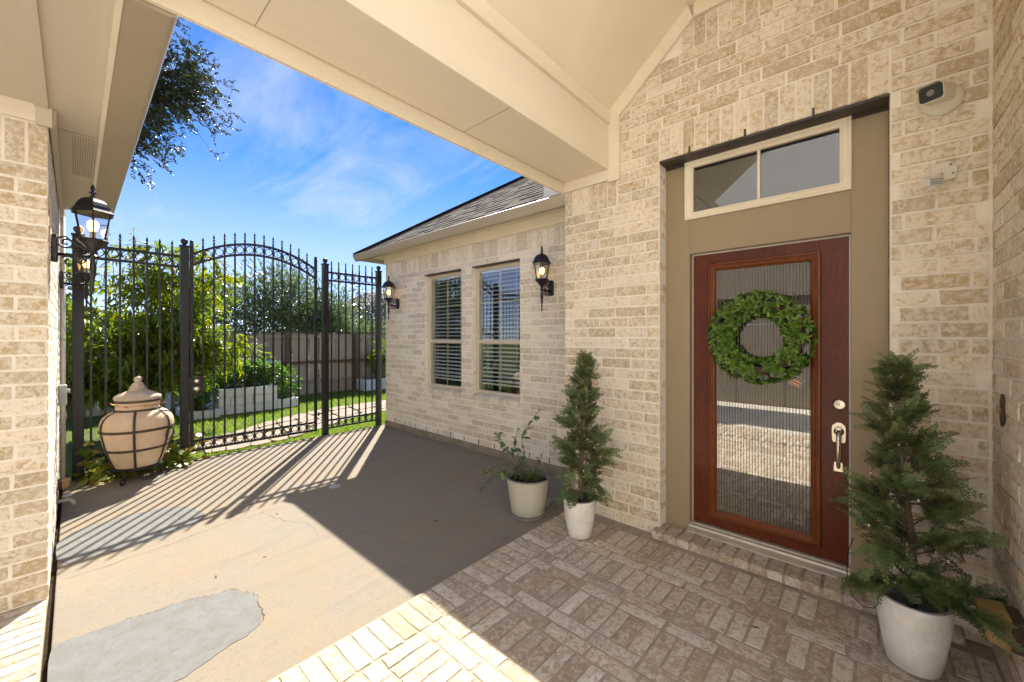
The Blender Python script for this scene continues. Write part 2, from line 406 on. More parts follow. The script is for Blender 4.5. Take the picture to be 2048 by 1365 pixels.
# glass: clear pane with a mirror-like face
def glass_mat(name, refl, tint=(1, 1, 1), rough=0.0, ribs=0.0):
    m, nt, b = new_mat(name); nt.nodes.remove(b)
    gm = nd(nt, 'ShaderNodeNewGeometry')
    fr = nd(nt, 'ShaderNodeFresnel', {'IOR': ramp(nt, gm.outputs['Backfacing'], 0, 1, 1.5, 1 / 1.5)})
    f = ramp(nt, fr.outputs[0], 0.0, 1.0, refl, 1.0)
    tr = nd(nt, 'ShaderNodeBsdfTransparent', {'Color': (*tint, 1)})
    gl = nd(nt, 'ShaderNodeBsdfGlossy', {'Color': (1, 1, 1, 1), 'Roughness': rough})
    if ribs:
        sp_ = nd(nt, 'ShaderNodeSeparateXYZ', {0: gm.outputs['Position']})
        hh = nd(nt, 'ShaderNodeMath', {0: math_(nt, 'MULTIPLY', sp_.outputs[1], 2 * math.pi * 31 / 0.563)}, operation='SINE').outputs[0]
        f = math_(nt, 'MULTIPLY', f, ramp(nt, hh, -0.8, 0.6, 1.0 - ribs, 1.0))
    mx = nd(nt, 'ShaderNodeMixShader', {0: f, 1: tr.outputs[0], 2: gl.outputs[0]})
    nt.links.new(mx.outputs[0], nt.nodes['Material Output'].inputs[0])
    return m
glass_mat('window_glass', 0.07, (0.92, 0.94, 0.93)); glass_mat('door_glass', 0.26, (0.9, 0.9, 0.87), 0.0, 0.65); glass_mat('transom_glass', 0.07, (0.55, 0.52, 0.5))
glass_mat('lamp_glass', 0.05, (0.9, 0.9, 0.88)); glass_mat('clear_box', 0.08, (0.95, 0.95, 0.95))
plain('reeded', (0.075, 0.07, 0.062), 0.16, 0.05, 3, spec=1.0)
m, nt, b = new_mat('bulb')
b.inputs['Base Color'].default_value = (1, 0.85, 0.6, 1); b.inputs['Emission Color'].default_value = (1.0, 0.56, 0.16, 1); b.inputs['Emission Strength'].default_value = 1.3
def M_(n): return MATS[n]

plain('bounce_stucco', (0.83, 0.81, 0.77), 0.95, 0.06, 2.0, 0.3, 60)  # kept pale so the added walls bounce sun into the porch
plain('bounce_paving', (0.62, 0.57, 0.49), 0.95, 0.15, 2.0, 0.3, 60)  # kept pale to bounce sun up into the porch

plain('reflection_dark', (0.12, 0.095, 0.07), 0.7, 0.1, 1.0)  # dark colour to darken what the door glass reflects
# ------------------------------------------------------------------ bricks
VX, VY, VZ = Vector((1, 0, 0)), Vector((0, 1, 0)), Vector((0, 0, 1))
BL, BH, BJ = 0.264, 0.0843, 0.011
def brick_mesh(name, L, H, seed, rough=1.0, depth=0.03):
    r = random.Random(seed); nx, nz = 5, 3
    vs = []; e = 0.0022 * rough
    for j in range(nz):
        for i in range(nx):
            x = -L / 2 + L * i / (nx - 1); z = -H / 2 + H * j / (nz - 1)
            edge = i in (0, nx - 1) or j in (0, nz - 1)
            y = r.uniform(-0.0012, 0.0016) * rough - (0.0016 if edge else 0)
            if i == 0: x += r.uniform(0.4, 2.2) * e
            elif i == nx - 1: x -= r.uniform(0.4, 2.2) * e
            else: x += r.uniform(-0.01, 0.01)
            if j == 0: z += r.uniform(0.2, 1.6) * e
            elif j == nz - 1: z -= r.uniform(0.2, 1.6) * e
            vs.append((x, y, z))
    ring = [i for i in range(nx)] + [nx * j + nx - 1 for j in range(1, nz)] + [nx * (nz - 1) + i for i in range(nx - 2, -1, -1)] + [nx * j for j in range(nz - 2, 0, -1)]
    o = len(vs)
    for k in ring:
        x, y, z = vs[k]
        vs.append((max(-L / 2, min(L / 2, x * 1.012)), -depth, max(-H / 2, min(H / 2, z * 1.03))))
    fs = [(j * nx + i, j * nx + i + 1, (j + 1) * nx + i + 1, (j + 1) * nx + i) for j in range(nz - 1) for i in range(nx - 1)]
    m = len(ring)
    fs += [(ring[k], o + k, o + (k + 1) % m, ring[(k + 1) % m]) for k in range(m)]
    me = bpy.data.meshes.new(name); me.from_pydata(vs, [], fs)
    bm = bmesh.new(); bm.from_mesh(me); bmesh.ops.recalc_face_normals(bm, faces=bm.faces)
    # open back: make sure the front looks along +Y
    if sum(f.normal.y for f in bm.faces) < 0: bmesh.ops.reverse_faces(bm, faces=bm.faces)
    bm.to_mesh(me); bm.free()
    return me
BRICKS = {}
def brick_set(mat_name, L, H, rough=1.0):
    key = (mat_name, round(L, 2), round(H, 3))
    if key not in BRICKS:
        BRICKS[key] = []
        for i in range(6):
            me = brick_mesh('brick', L, H, hash(key[1:]) % 1000 + i, rough); me.materials.append(M_(mat_name)); BRICKS[key].append(me)
    return BRICKS[key]
_ca, _sa = math.cos(R(42.05)), math.sin(R(42.05))
def shows(p):
    d = p[0] * _ca + p[1] * _sa
    if d < 0.1: return 1e3 + (Vector(p) - Vector((0, 0, CAM_H))).length
    u = (p[0] * _sa - p[1] * _ca) / d; v = (p[2] - CAM_H) / d
    dist = (Vector(p) - Vector((0, 0, CAM_H))).length
    return dist + (0 if abs(u) < 1.34 and abs(v) < 0.92 else 1e3)
def lay(parent, bricks, mat_name, name='brick', most=300, rough=1.0):
    """bricks: (centre on the face plane, length dir, outward normal, length, height)"""
    bricks = sorted(bricks, key=lambda q: shows(q[0]))
    org = Vector(ORG.get(parent.name, (0, 0, 0))); rest = MB()
    for i, (c, l, n, L, H) in enumerate(bricks):
        Lq = 0.25 if L > 0.17 else 0.13
        Hq = 0.075
        me = random.choice(brick_set(mat_name, Lq, Hq, rough))
        z = l.cross(n)
        Rm = Matrix((l, n, z)).transposed().to_4x4()
        flip = random.random() < 0.5
        jit = Matrix.Rotation(random.gauss(0, 0.004), 4, 'Y')
        S = Matrix.Diagonal((L / Lq * (-1 if flip else 1), 1, H / Hq * (-1 if flip else 1), 1))
        T = Matrix.Translation(Vector(c) - org + n * random.uniform(-0.0012, 0.0012)) @ Rm @ jit @ S
        if i < most:
            o = bpy.data.objects.new(name, me); C.objects.link(o); o.parent = parent; o.matrix_local = T
        else:
            rest.add([T @ v.co for v in me.vertices], [tuple(p.vertices) for p in me.polygons])
    if rest.v:
        me = bpy.data.meshes.new(name + '_field'); me.from_pydata(rest.v, [], rest.f); me.materials.append(M_(mat_name))
        o = bpy.data.objects.new(name + '_field', me); C.objects.link(o); o.parent = parent; o['kind'] = 'stuff'
def courses(u0, u1, z0, n, h, L=BL, holes=(), k0=0, phase=0.0):
    """running bond rows -> (u, z, length, height)"""
    out = []
    for k in range(n):
        za, zb = z0 + k * h, z0 + (k + 1) * h; zm = (za + zb) / 2
        spans = [(u0, u1)]
        for a, b_, c, d in holes:
            if c < zm < d:
                ns = []
                for s, t in spans:
                    if b_ <= s or a >= t: ns.append((s, t))
                    else:
                        if a > s: ns.append((s, a))
                        if b_ < t: ns.append((b_, t))
                spans = ns
        st = phase + (L / 2 if (k + k0) % 2 else 0.0) + random.uniform(-0.012, 0.012)
        for s, t in spans:
            q = math.floor((s - st) / L) * L + st
            while q < t:
                a, b_ = max(q, s), min(q + L, t)
                if b_ - a > 0.045: out.append(((a + b_) / 2, zm, b_ - a - BJ, h - BJ))
                q += L
    return out
def soldiers(u0, u1, z0, z1, w=BH):
    n = max(1, round((u1 - u0) / w)); w = (u1 - u0) / n
    return [(u0 + (i + 0.5) * w, (z0 + z1) / 2, z1 - z0 - BJ, w - BJ) for i in range(n)]
def onto(lst, n, at, standing=False):
    """lay a list of (u, z, L, H) on the plane with normal n at coordinate `at`"""
    out = []
    for u, z, L, H in lst:
        c = (at, u, z) if abs(n.x) > 0.5 else (u, at, z)
        l = VZ if standing else VZ.cross(-n)
        out.append((c, l, n, L, H))
    return out

XD, XW = 3.04, 3.70                     # door wall, window wall
YJ0, YJ1, ZL = -0.09, 1.205, 2.895      # doorway
PCE = 4.3

# ------------------------------------------------------------------ ground
g = MB()
g.box(-60, 60, -60, 90, -0.5, -0.075)
tag(g.build('lawn', None), 'green lawn beyond the iron gate', None, None, 'structure')
m, nt, b = new_mat('turf'); p = gpos(nt)
c = mix(nt, ramp(nt, noise(nt, p, 6, 5, 0.7), 0.35, 0.65), (0.085, 0.13, 0.02), (0.13, 0.16, 0.035))
c = mix(nt, ramp(nt, noise(nt, p, 60, 4, 0.7), 0.5, 0.68, 0, 0.7), c, (0.16, 0.12, 0.06))
nt.links.new(c, b.inputs['Base Color']); b.inputs['Roughness'].default_value = 1.0; bump(nt, noise(nt, p, 90, 4, 0.8), 1.0, 0.03, b)
bpy.data.objects['lawn'].data.materials.append(m)
# patio slab
g = MB(); g.box(-0.078, XW + 0.06, 1.99, 6.43, -0.20, -0.03)
patio = g.build('patio', M_('concrete'), bevel=0.006); tag(patio, kind='structure')
g = MB(); g.box(-6, 3.0, -8.2, 1.6, -0.25, -0.034); g.box(-6, -1.151, 1.6, 5.5, -0.25, -0.034)
drive = g.build('driveway', M_('bounce_paving')); tag(drive, kind='structure')  # unseen court ground, made pale to bounce sunlight up
def sheet(name, pts, z, mt, parent, th=0.004, jit=0.0, sub=4):
    q = []
    n = len(pts)
    for i in range(n):
        a, b_ = Vector(pts[i]), Vector(pts[(i + 1) % n])
        for k in range(sub):
            w = a.lerp(b_, k / sub)
            q.append((w.x + random.uniform(-jit, jit), w.y + random.uniform(-jit, jit)))
    g = MB(); g.prism(q, 'z', z - 0.002, z + th)
    return g.build(name, mt, parent, bevel=0.002)
def smooth_poly(pts, it=1):
    for _ in range(it):
        o = []
        for i in range(len(pts)):
            a, b_ = Vector(pts[i]), Vector(pts[(i + 1) % len(pts)])
            o += [tuple(a.lerp(b_, 0.25)), tuple(a.lerp(b_, 0.75))]
        pts = o
    return pts
p1 = smooth_poly([(-0.085, 2.35), (-0.085, 3.105), (0.03, 3.06), (0.16, 3.075), (0.30, 3.02), (0.42, 3.03), (0.574, 2.952), (0.66, 2.95), (0.69, 2.85), (0.745, 2.767), (0.72, 2.65), (0.729, 2.553), (0.66, 2.431), (0.54, 2.42), (0.42, 2.36), (0.25, 2.33), (0.1, 2.25)])
o = sheet('cement_patch', p1, -0.03, M_('cement'), patio, 0.0025, 0.011, 2)
p2 = smooth_poly([(-0.085, 4.10), (-0.085, 4.723), (0.206, 4.831), (0.559, 4.795), (0.717, 4.652), (0.773, 4.344), (0.712, 4.189), (0.389, 4.075), (0.125, 4.109)])
o = sheet('cement_patch', p2, -0.03, M_('cement'), patio, 0.0025, 0.011, 2)
def crack(pts, w=0.0016):
    q = []
    for i in range(len(pts) - 1):
        a, b_ = Vector(pts[i]), Vector(pts[i + 1])
        for k in range(6): q.append(a.lerp(b_, k / 6) + Vector((random.gauss(0, 0.006), random.gauss(0, 0.006))))
    q.append(Vector(pts[-1]))
    g = MB(); vs = []; fs = []
    for i, p in enumerate(q):
        t = (q[min(i + 1, len(q) - 1)] - q[max(i - 1, 0)]).normalized(); n = Vector((-t.y, t.x)) * w * random.uniform(0.4, 1.4)
        vs += [(p.x + n.x, p.y + n.y, -0.0285), (p.x - n.x, p.y - n.y, -0.0285)]
    fs = [(2 * i, 2 * i + 1, 2 * i + 3, 2 * i + 2) for i in range(len(q) - 1)]
    g.add(vs, fs); g.build('crack', M_('soil'), patio)
for q_ in (p1[6:24], p2[4:16]): crack(q_, 0.0016)
crack([(-0.03, 3.85), (0.35, 3.9), (0.7, 3.98), (1.0, 4.05), (1.12, 4.3)], 0.0012)
crack([(1.12, 4.05), (1.2, 3.7), (1.32, 3.5), (1.3, 3.25)], 0.0008)
crack([(2.3, 2.05), (2.2, 2.35), (2.28, 2.6)], 0.0007)
# round floor drain
dr = thing('floor_drain', 'small round slotted drain cover in the shaded concrete', 'drain', (1.835, 4.159, -0.03))
g = MB(); g.lathe([(0.055, -0.004), (0.055, 0.004), (0.045, 0.005), (0.044, 0.001), (0, 0.001)], 24, (1.835, 4.159, -0.03)); g.build('rim', M_('grey_plastic'), dr, smooth=False)
for k in range(7):
    y = -0.033 + 0.011 * k; w = math.sqrt(max(0.0, 0.043 ** 2 - y * y))
    g = MB(); g.box(1.835 - w, 1.835 + w, 4.159 + y - 0.003, 4.159 + y + 0.003, -0.0292, -0.0255); g.build('slat', M_('grey_plastic'), dr)

# brick porch floor
porch = thing('porch_floor', 'brick porch floor of alternating stretcher and soldier bands before the door', 'floor', (1.6, 0.8, 0), kind='structure')
g = MB(); g.box(-0.4, 3.3, -0.6, 2.0, -0.18, -0.0045); g.build('mortar_bed', M_('floor_mortar'), porch)
FB = []
def fl(x, y, L, W, along):
    FB.append(((x, y, 0.0), VX if along == 'x' else VY, VZ, L - 0.010, W - 0.010))
PX = 0.427; x0 = 0.975 - PX * 3
def fxy(ax, bx, ay, by, along):
    ay, by = max(ay, -0.45), by
    bx = min(bx, 2.945)
    if bx - ax < 0.035 or by - ay < 0.035: return
    cxx, cyy = (ax + bx) / 2, (ay + by) / 2
    if along == 'x': fl(cxx, cyy, bx - ax, by - ay, 'x')
    else: fl(cxx, cyy, by - ay, bx - ax, 'y')
n = int(3.4 / 0.0845)
for i in range(n): fxy(-0.4 + i * 0.0845, -0.4 + (i + 1) * 0.0845, 1.738, 1.995, 'y')          # border
for k in range(0, 9):
    bx0 = x0 + PX * k
    j = 0; y = 1.735
    while y > -0.45:
        fxy(bx0, bx0 + 0.242, y - 0.0845, y, 'x'); y -= 0.0845
    for s in range(2):
        xs = bx0 + 0.242 + s * 0.0925
        y = 1.735; first = [0.12, 0.20, 0.16][(k + s) % 3]
        while y > -0.45:
            L = first if y == 1.735 else 0.2565
            fxy(xs, xs + 0.0925, y - L, y, 'y'); y -= L
lay(porch, FB, 'floor_brick', rough=1.4)
# brick sill under the front door
sill = thing('brick_step', 'row of upright bricks forming the sill under the front door', 'step', (3.05, 0.55, 0))
g = MB(); g.box(2.962, 3.20, -0.36, 1.20, 0.0, 0.052); g.build('mortar_bed', M_('floor_mortar'), sill)
SB = []
yy = -0.36
while yy < 1.19:
    w = 0.094
    SB.append(((3.055, yy + w / 2, 0.0605), VX, VZ, 0.185, w - 0.012)); SB.append(((2.957, yy + w / 2, 0.030), VY, -VX, w - 0.012, 0.055)); yy += w
lay(sill, SB, 'floor_brick', rough=1.2)
# brick floor of the side entry on the left
side = thing('side_entry_floor', 'sunlit brick floor strip at the lower left beside the concrete', 'floor', (-0.6, 3.0, 0), kind='structure')
g = MB(); g.box(-1.15, -0.105, 0.5, 3.6, -0.16, -0.0045); g.build('mortar_bed', M_('floor_mortar'), side)
FB = []
y = 3.585
while y > 0.6:
    fl(-0.105 - 0.128, y - 0.0422, 0.256, 0.0845, 'x')
    for q in range(3): fl(-0.105 - 0.256 * (q + 1) - 0.128 - (0.1 if int(y * 12) % 2 else 0), y - 0.0422, 0.256, 0.0845, 'x')
    y -= 0.0845
lay(side, FB, 'floor_brick', rough=1.4, most=200)
g = MB(); g.box(-0.112, -0.07, 1.9, 6.44, -0.22, -0.055)
tag(g.build('soil_gap', M_('soil')), kind='structure')

# ------------------------------------------------------------------ door wall
C1 = ZL / 34
dw = thing('brick_wall', 'cream washed brick wall around the red front door', 'wall', (XD, 0.8, 0))
g = MB(); xa, xb = XD + 0.009, XD + 0.22
for (a, b_, z0, z1) in ((-0.46, YJ0, 0, ZL), (YJ1, 2.085, -0.1, ZL), (-0.46, 2.085, ZL, PCE)):
    g.box(xa, xb, a, b_, z0, z1)
g.box(xb, XW + 0.25, 1.87, 2.08, -0.1, PCE)
g.build('mortar', M_('mortar'), dw)
WB = []
rows_ = courses(-0.45, 2.088, 0, 46, C1, holes=[(YJ0, YJ1, 0, ZL + 3 * C1), (1.56, 2.2, 31 * C1, 9), (-1, 3, 43 * C1, 46 * C1)])
def under_rake(y, z): return z < 3.36 + (1.53 - y) * 0.84 + 0.05 and z < 3.9
rows_ = [q for q in rows_ if under_rake(q[0], q[1]) ]
WB += onto(rows_, -VX, XD)
WB += onto(soldiers(YJ0, YJ1, ZL, ZL + 3 * C1), -VX, XD, True)
WB += onto([q for q in soldiers(-0.45, 1.2, 43 * C1, 46 * C1) if under_rake(q[0], q[1] + 0.05)], -VX, XD, True)
WB += onto(soldiers(1.565, 2.088, 31 * C1, 2.866), -VX, XD, True)
lay(dw, WB, 'wall_brick')
WB = []
for k in range(34):                                                   # jamb returns
    WB.append(((XD + 0.076, YJ1, (k + 0.5) * C1), -VX, -VY, 0.128, C1 - BJ))
    WB.append(((XD + 0.076, YJ0, (k + 0.5) * C1), VX, VY, 0.128, C1 - BJ))
for k in range(int(2.86 / C1)):
    WB.append(((XD + 0.2, 2.085, (k + 0.5) * C1), VX, VY, 0.24, C1 - BJ)); WB.append(((XD + 0.47, 2.085, (k + 0.5) * C1), VX, VY, 0.26, C1 - BJ))
lay(dw, WB, 'wall_brick', 'return_brick')
g = MB(); g.box(XD - 0.001, XD + 0.14, YJ0 + 0.002, YJ1 - 0.002, ZL - 0.012, ZL + 0.003); g.box(XD + 0.134, XD + 0.14, YJ0, YJ1, ZL - 0.03, ZL - 0.006)
g.build('steel_lintel', M_('dark_lintel'), dw)
for y in (0.98, 0.62, 0.25):
    g = MB(); g.box(XD - 0.003, XD + 0.02, y - 0.006, y + 0.006, ZL + 0.004, ZL + 0.05); g.build('weep_hole', M_('dark_lintel'), dw)

# right hand side wall
rw = thing('brick_wall', 'brick wall returning towards the viewer at the right edge', 'wall', (2.0, -0.453, 0))
g = MB(); g.box(1.75, XD + 0.2, -0.70, -0.462, -0.1, PCE); g.build('mortar', M_('mortar'), rw)
lay(rw, onto(courses(1.752, XD - 0.004, 0, 46, C1, k0=1, phase=0.05), VY, -0.453), 'wall_brick', most=200)

# ------------------------------------------------------------------ window wing
ww = thing('brick_wall', 'pale brick wall of the wing with two tall windows', 'wall', (XW, 4.2, 0))
W1 = (4.318, 5.194); W2 = (3.213, 4.086); ZS, ZT = 0.739, 2.51
C2 = (ZT - 0.065) / 29
g = MB(); xa, xb = XW + 0.008, XW + 0.22; z0, z1 = 0.06, 2.97
g.box(xa, xb, 2.087, W2[0], z0, z1); g.box(xa, xb, W2[1], W1[0], z0, z1); g.box(xa, xb, W1[1], 6.355, z0, z1)
for w in (W1, W2): g.box(xa, xb, w[0], w[1], z0, ZS); g.box(xa, xb, w[0], w[1], ZT, z1)
g.build('mortar', M_('mortar'), ww)
g = MB(); g.box(XW - 0.012, XW + 0.22, 2.088, 6.367, -0.15, 0.063); g.build('foundation', M_('foundation'), ww, bevel=0.006)
holes = [(W1[0], W1[1], ZS, ZT), (W2[0], W2[1], ZS, ZT)]
WB = onto(courses(2.09, 6.36, 0.065, 30, C2, holes=holes), -VX, XW)
WB += onto(soldiers(2.09, 6.36, 0.065 + 30 * C2, 2.826), -VX, XW, True)
lay(ww, WB, 'pale_brick')
WB = []
for w in (W1, W2):
    for k in range(8, 29):
        WB.append(((XW + 0.041, w[1], 0.065 + (k + 0.5) * C2), -VX, -VY, 0.07, C2 - BJ)); WB.append(((XW + 0.041, w[0], 0.065 + (k + 0.5) * C2), VX, VY, 0.07, C2 - BJ))
for k in range(33):
    WB.append(((XW + 0.13, 6.36, 0.065 + (k + 0.5) * C2), VX, VY, 0.25, C2 - BJ))
lay(ww, WB, 'pale_brick', 'return_brick')
for w in (W1, W2):
    nb = 10; st = (w[1] - w[0]) / nb
    for k in range(nb):
        g = MB(); ya, yb = w[0] + k * st + 0.004, w[0] + (k + 1) * st - 0.004
        g.prism([(XW - 0.022, ZS - 0.07), (XW + 0.02, ZS - 0.07), (XW + 0.10, ZS + 0.004), (XW + 0.10, ZS + 0.02), (XW - 0.022, ZS - 0.008)], 'y', ya, yb)
        g.build('sill_brick', M_('pale_brick'), ww, bevel=0.003)
    g = MB(); g.box(XW - 0.001, XW + 0.075, w[0] + 0.002, w[1] - 0.002, ZT - 0.012, ZT + 0.002); g.build('steel_lintel', M_('dark_lintel'), ww)
for i in range(12):
    y = 2.75 + i * 0.30
    g = MB(); g.box(XW - 0.003, XW + 0.02, y - 0.005, y + 0.005, 0.072, 0.072 + 0.065); g.build('weep_hole', M_('dark_lintel'), ww)
# frieze, soffit, gutter and roof of the wing
rf = thing('wing_roof', 'shingled hip roof over the window wing with tan gutter', 'roof', (5.0, 4.4, 2.9))
EX, EY, EZ, PT = 3.33, 6.77, 2.975, 0.676
g = MB(); g.box(XW - 0.022, XW + 0.0, 2.09, 6.385, 2.824, 2.962); g.box(XW - 0.022, XW + 0.3, 6.365, 6.386, 2.824, 2.962); g.build('frieze_board', M_('cream_paint'), rf, bevel=0.004)
g = MB(); g.box(3.38, XW + 0.3, 2.09, EY - 0.02, 2.962, 2.98); g.build('soffit', M_('cream_paint'), rf)
g = MB(); g.box(3.40, 3.42, 2.09, EY - 0.06, 2.885, 3.0); g.box(3.40, 5.6, EY - 0.08, EY - 0.06, 2.885, 3.0); g.build('fascia', M_('gutter_paint'), rf)
gp = [(3.40, 2.885), (3.355, 2.885), (3.345, 2.90), (3.318, 2.945), (3.312, 2.965), (3.305, 2.985), (3.312, 2.99), (3.322, 2.985), (3.322, 2.975), (3.40, 2.975)]
g = MB(); g.prism(gp, 'y', 2.12, EY + 0.02); g.build('gutter', M_('gutter_paint'), rf, angle=50)
# shingle courses
SH = MB(); TL = 0.145; cs = 1 / math.sqrt(1 + PT * PT); sn = PT * cs
for k in range(26):
    s0 = k * TL; xk = EX + s0 * cs; ymax = EY - (xk - EX)
    if xk > 6.6: break
    y = 1.6 + random.uniform(-0.2, 0)
    while y < ymax:
        w = random.uniform(0.16, 0.34); yb = min(y + w - 0.004, ymax); th = random.choice([0.008, 0.013, 0.016])
        if yb - y > 0.02:
            def P(s, yy, h): return (EX + s * cs - h * sn, yy, EZ + s * sn + h * cs)
            sh = min(TL * 1.25, TL * 1.25)
            ytop = min(yb, EY - (EX + (s0 + sh) * cs - EX))
            SH.add([P(s0, y, 0.002), P(s0, yb, 0.002), P(s0, yb, th), P(s0, y, th), P(s0 + sh, y, 0.003), P(s0 + sh, max(y + 0.001, ytop), 0.003)],
                   [(0, 1, 2, 3), (3, 2, 5, 4), (0, 3, 4), (1, 5, 2)])
        y += w
o = SH.build('shingle_field', M_('shingle'), rf); o['kind'] = 'stuff'
top = EX + 3.2; tz = EZ + 3.2 * PT
g = MB(); g.add([(EX, 1.6, EZ), (EX, EY, EZ), (top, EY - 3.2, tz), (top, 1.6, tz), (9.0, EY, EZ), (9.0, EY - 3.2, tz), (9.0, 1.6, tz)],
                [(0, 1, 2, 3), (1, 4, 5, 2), (3, 2, 5, 6)]); g.build('roof_deck', M_('far_roof'), rf)
g = MB()
for k in range(14):
    t = k * 0.22
    q0, q1 = Vector((EX + t, EY - t, EZ + t * PT)), Vector((EX + t + 0.26, EY - t - 0.26, EZ + (t + 0.26) * PT))
    u_ = (q1 - q0); s_ = Vector((0.6, 0.6, -0.18)).normalized() * 0.10
    h0, h1 = Vector((0, 0, 0.035)), Vector((0, 0, 0.02))
    g.add([q0 - s_ + h1 * 0, q0 + h0, q0 + s_, q1 - s_, q1 + h1, q1 + s_], [(0, 1, 4, 3), (1, 2, 5, 4), (0, 2, 1)])
g.build('hip_shingle', M_('shingle'), rf)
# interior of the wing behind the windows
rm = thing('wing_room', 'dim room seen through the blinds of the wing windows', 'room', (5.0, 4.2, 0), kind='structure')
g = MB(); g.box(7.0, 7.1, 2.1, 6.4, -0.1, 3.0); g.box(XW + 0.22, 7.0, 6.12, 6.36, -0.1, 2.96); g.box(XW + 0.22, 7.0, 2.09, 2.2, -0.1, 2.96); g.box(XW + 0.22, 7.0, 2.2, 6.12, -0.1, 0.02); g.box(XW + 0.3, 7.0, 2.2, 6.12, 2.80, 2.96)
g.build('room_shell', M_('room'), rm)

# ------------------------------------------------------------------ porch roof, beam and vaulted ceiling
pr = thing('porch_roof', 'cream painted porch beam and vaulted ceiling over the entry', 'roof', (1.5, 0.8, 2.9))
XL = -0.15
g = MB(); g.box(XL, XD, 1.632, 2.09, 2.955, 3.33); g.build('beam', M_('cream_paint'), pr, bevel=0.003)
g = MB(); g.box(XL, XD + 0.3, 2.09, 2.115, 2.862, 3.5); g.build('outer_fascia', M_('cream_paint'), pr, bevel=0.003)
g = MB(); g.box(XL, XD, 1.607, 2.09, 3.33, 3.44); g.build('crown_strip', M_('cream_paint'), pr, bevel=0.003)
g = MB(); g.box(XD - 0.022, XD, 1.632, 2.088, 2.864, 2.954); g.build('wall_frieze', M_('cream_paint'), pr, bevel=0.003)
g = MB(); g.box(XD - 0.024, XD, 1.530, 1.631, 2.845, 3.40); g.build('corner_board', M_('cream_paint'), pr, bevel=0.003)
g = MB(); g.prism([(1.632, 3.395), (1.53, 3.375), (0.948, 3.865), (0.98, 3.975), (1.632, 3.43)], 'x', XD - 0.028, XD); g.build('rake_board', M_('cream_paint'), pr, bevel=0.003)
g = MB(); g.box(XD - 0.028, XD, -0.45, 0.945, 3.868, 3.97); g.build('top_board', M_('cream_paint'), pr, bevel=0.003)
g = MB(); g.prism([(1.66, 3.405), (0.98, 3.97), (0.98, 4.05), (1.70, 3.47)], 'x', 0.35, XD); g.build('sloped_ceiling', M_('ceiling_paint'), pr)
g = MB(); g.box(0.35, XD, -0.46, 0.985, 3.972, 4.05); g.build('flat_ceiling', M_('ceiling_paint'), pr)
g = MB(); g.box(0.35, 3.34, -0.75, 1.72, 4.06, 4.2); g.prism([(1.70, 4.2), (2.30, 3.45), (2.30, 3.52), (1.70, 4.28)], 'x', 0.35, 3.34); g.build('roof_deck', M_('far_roof'), pr)
g = MB(); g.box(3.42, 3.47, 2.12, 2.62, 2.99, 3.22); g.build('return_board', M_('white_strip'), pr)
# seam in the beam soffit
for xx in (0.55, 1.80):
    g = MB(); g.box(xx, xx + 0.002, 1.635, 2.07, 2.9535, 2.9545); g.build('seam', M_('brown_wood'), pr)
g = MB(); g.add([(1.05, 1.655, 3.4042), (1.053, 1.655, 3.4042), (1.053, 0.985, 3.961), (1.05, 0.985, 3.961)], [(0, 1, 2, 3)]); g.build('seam', M_('soffit_paint'), pr)
g = MB(); g.box(XL, XD - 0.03, 2.072, 2.0735, 2.9535, 2.9545); g.build('seam', M_('dark_lintel'), pr)

# interior behind the door
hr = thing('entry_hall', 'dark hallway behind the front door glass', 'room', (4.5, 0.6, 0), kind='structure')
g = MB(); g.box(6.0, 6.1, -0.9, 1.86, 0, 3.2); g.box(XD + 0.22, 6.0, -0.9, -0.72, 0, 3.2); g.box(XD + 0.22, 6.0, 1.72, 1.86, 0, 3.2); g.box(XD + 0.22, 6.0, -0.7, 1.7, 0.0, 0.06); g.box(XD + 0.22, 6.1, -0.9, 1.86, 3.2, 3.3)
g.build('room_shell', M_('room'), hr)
g = MB(); g.box(XD + 0.221, 9, -6, 1.86, 3.31, 4.25); g.box(XD + 0.2, 9, -6, -0.95, -0.1, 3.3); g.build('upper_storey', M_('siding'), hr)

# ------------------------------------------------------------------ left house
lw = thing('brick_wall', 'brick corner of the left building beside the iron gate', 'wall', (-0.4, 5.0, 0))
g = MB(); g.box(-1.3, -0.105, 3.595, 6.36, -0.2, 2.9); g.build('mortar', M_('mortar'), lw)
LF = onto(courses(-1.1, -0.1, 0, 30, BH, k0=1, phase=-0.1), -VY, 3.59)
LF += onto(soldiers(-1.1, -0.1, 30 * BH, 2.78), -VY, 3.59, True)
lay(lw, LF, 'wall_brick', most=150)
LF = onto(courses(3.592, 6.36, 0, 30, BH, phase=3.59 - BL / 2), VX, -0.10)
LF += onto(soldiers(3.592, 6.36, 30 * BH, 2.78), VX, -0.10, True)
lay(lw, LF, 'pale_brick', 'side_brick', most=300, rough=1.6)
g = MB(); g.box(-0.104, -0.06, 6.37, 6.44, -0.06, 2.9); g.build('corner_trim', M_('white_strip'), lw)
le = thing('left_eave', 'tan soffit and gutter of the left building overhead', 'eave', (0, 4.2, 2.88))
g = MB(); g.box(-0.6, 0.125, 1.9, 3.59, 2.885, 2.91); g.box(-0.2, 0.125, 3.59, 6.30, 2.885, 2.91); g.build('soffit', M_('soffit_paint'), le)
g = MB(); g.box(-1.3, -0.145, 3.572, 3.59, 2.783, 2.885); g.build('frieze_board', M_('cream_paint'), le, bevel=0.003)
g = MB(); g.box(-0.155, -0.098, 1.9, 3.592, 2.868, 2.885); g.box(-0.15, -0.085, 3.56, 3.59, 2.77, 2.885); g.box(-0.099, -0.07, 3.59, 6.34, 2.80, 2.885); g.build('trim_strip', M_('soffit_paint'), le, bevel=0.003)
g = MB(); g.box(0.108, 0.128, 1.9, 6.28, 2.84, 3.0); g.build('fascia', M_('cream_paint'), le)
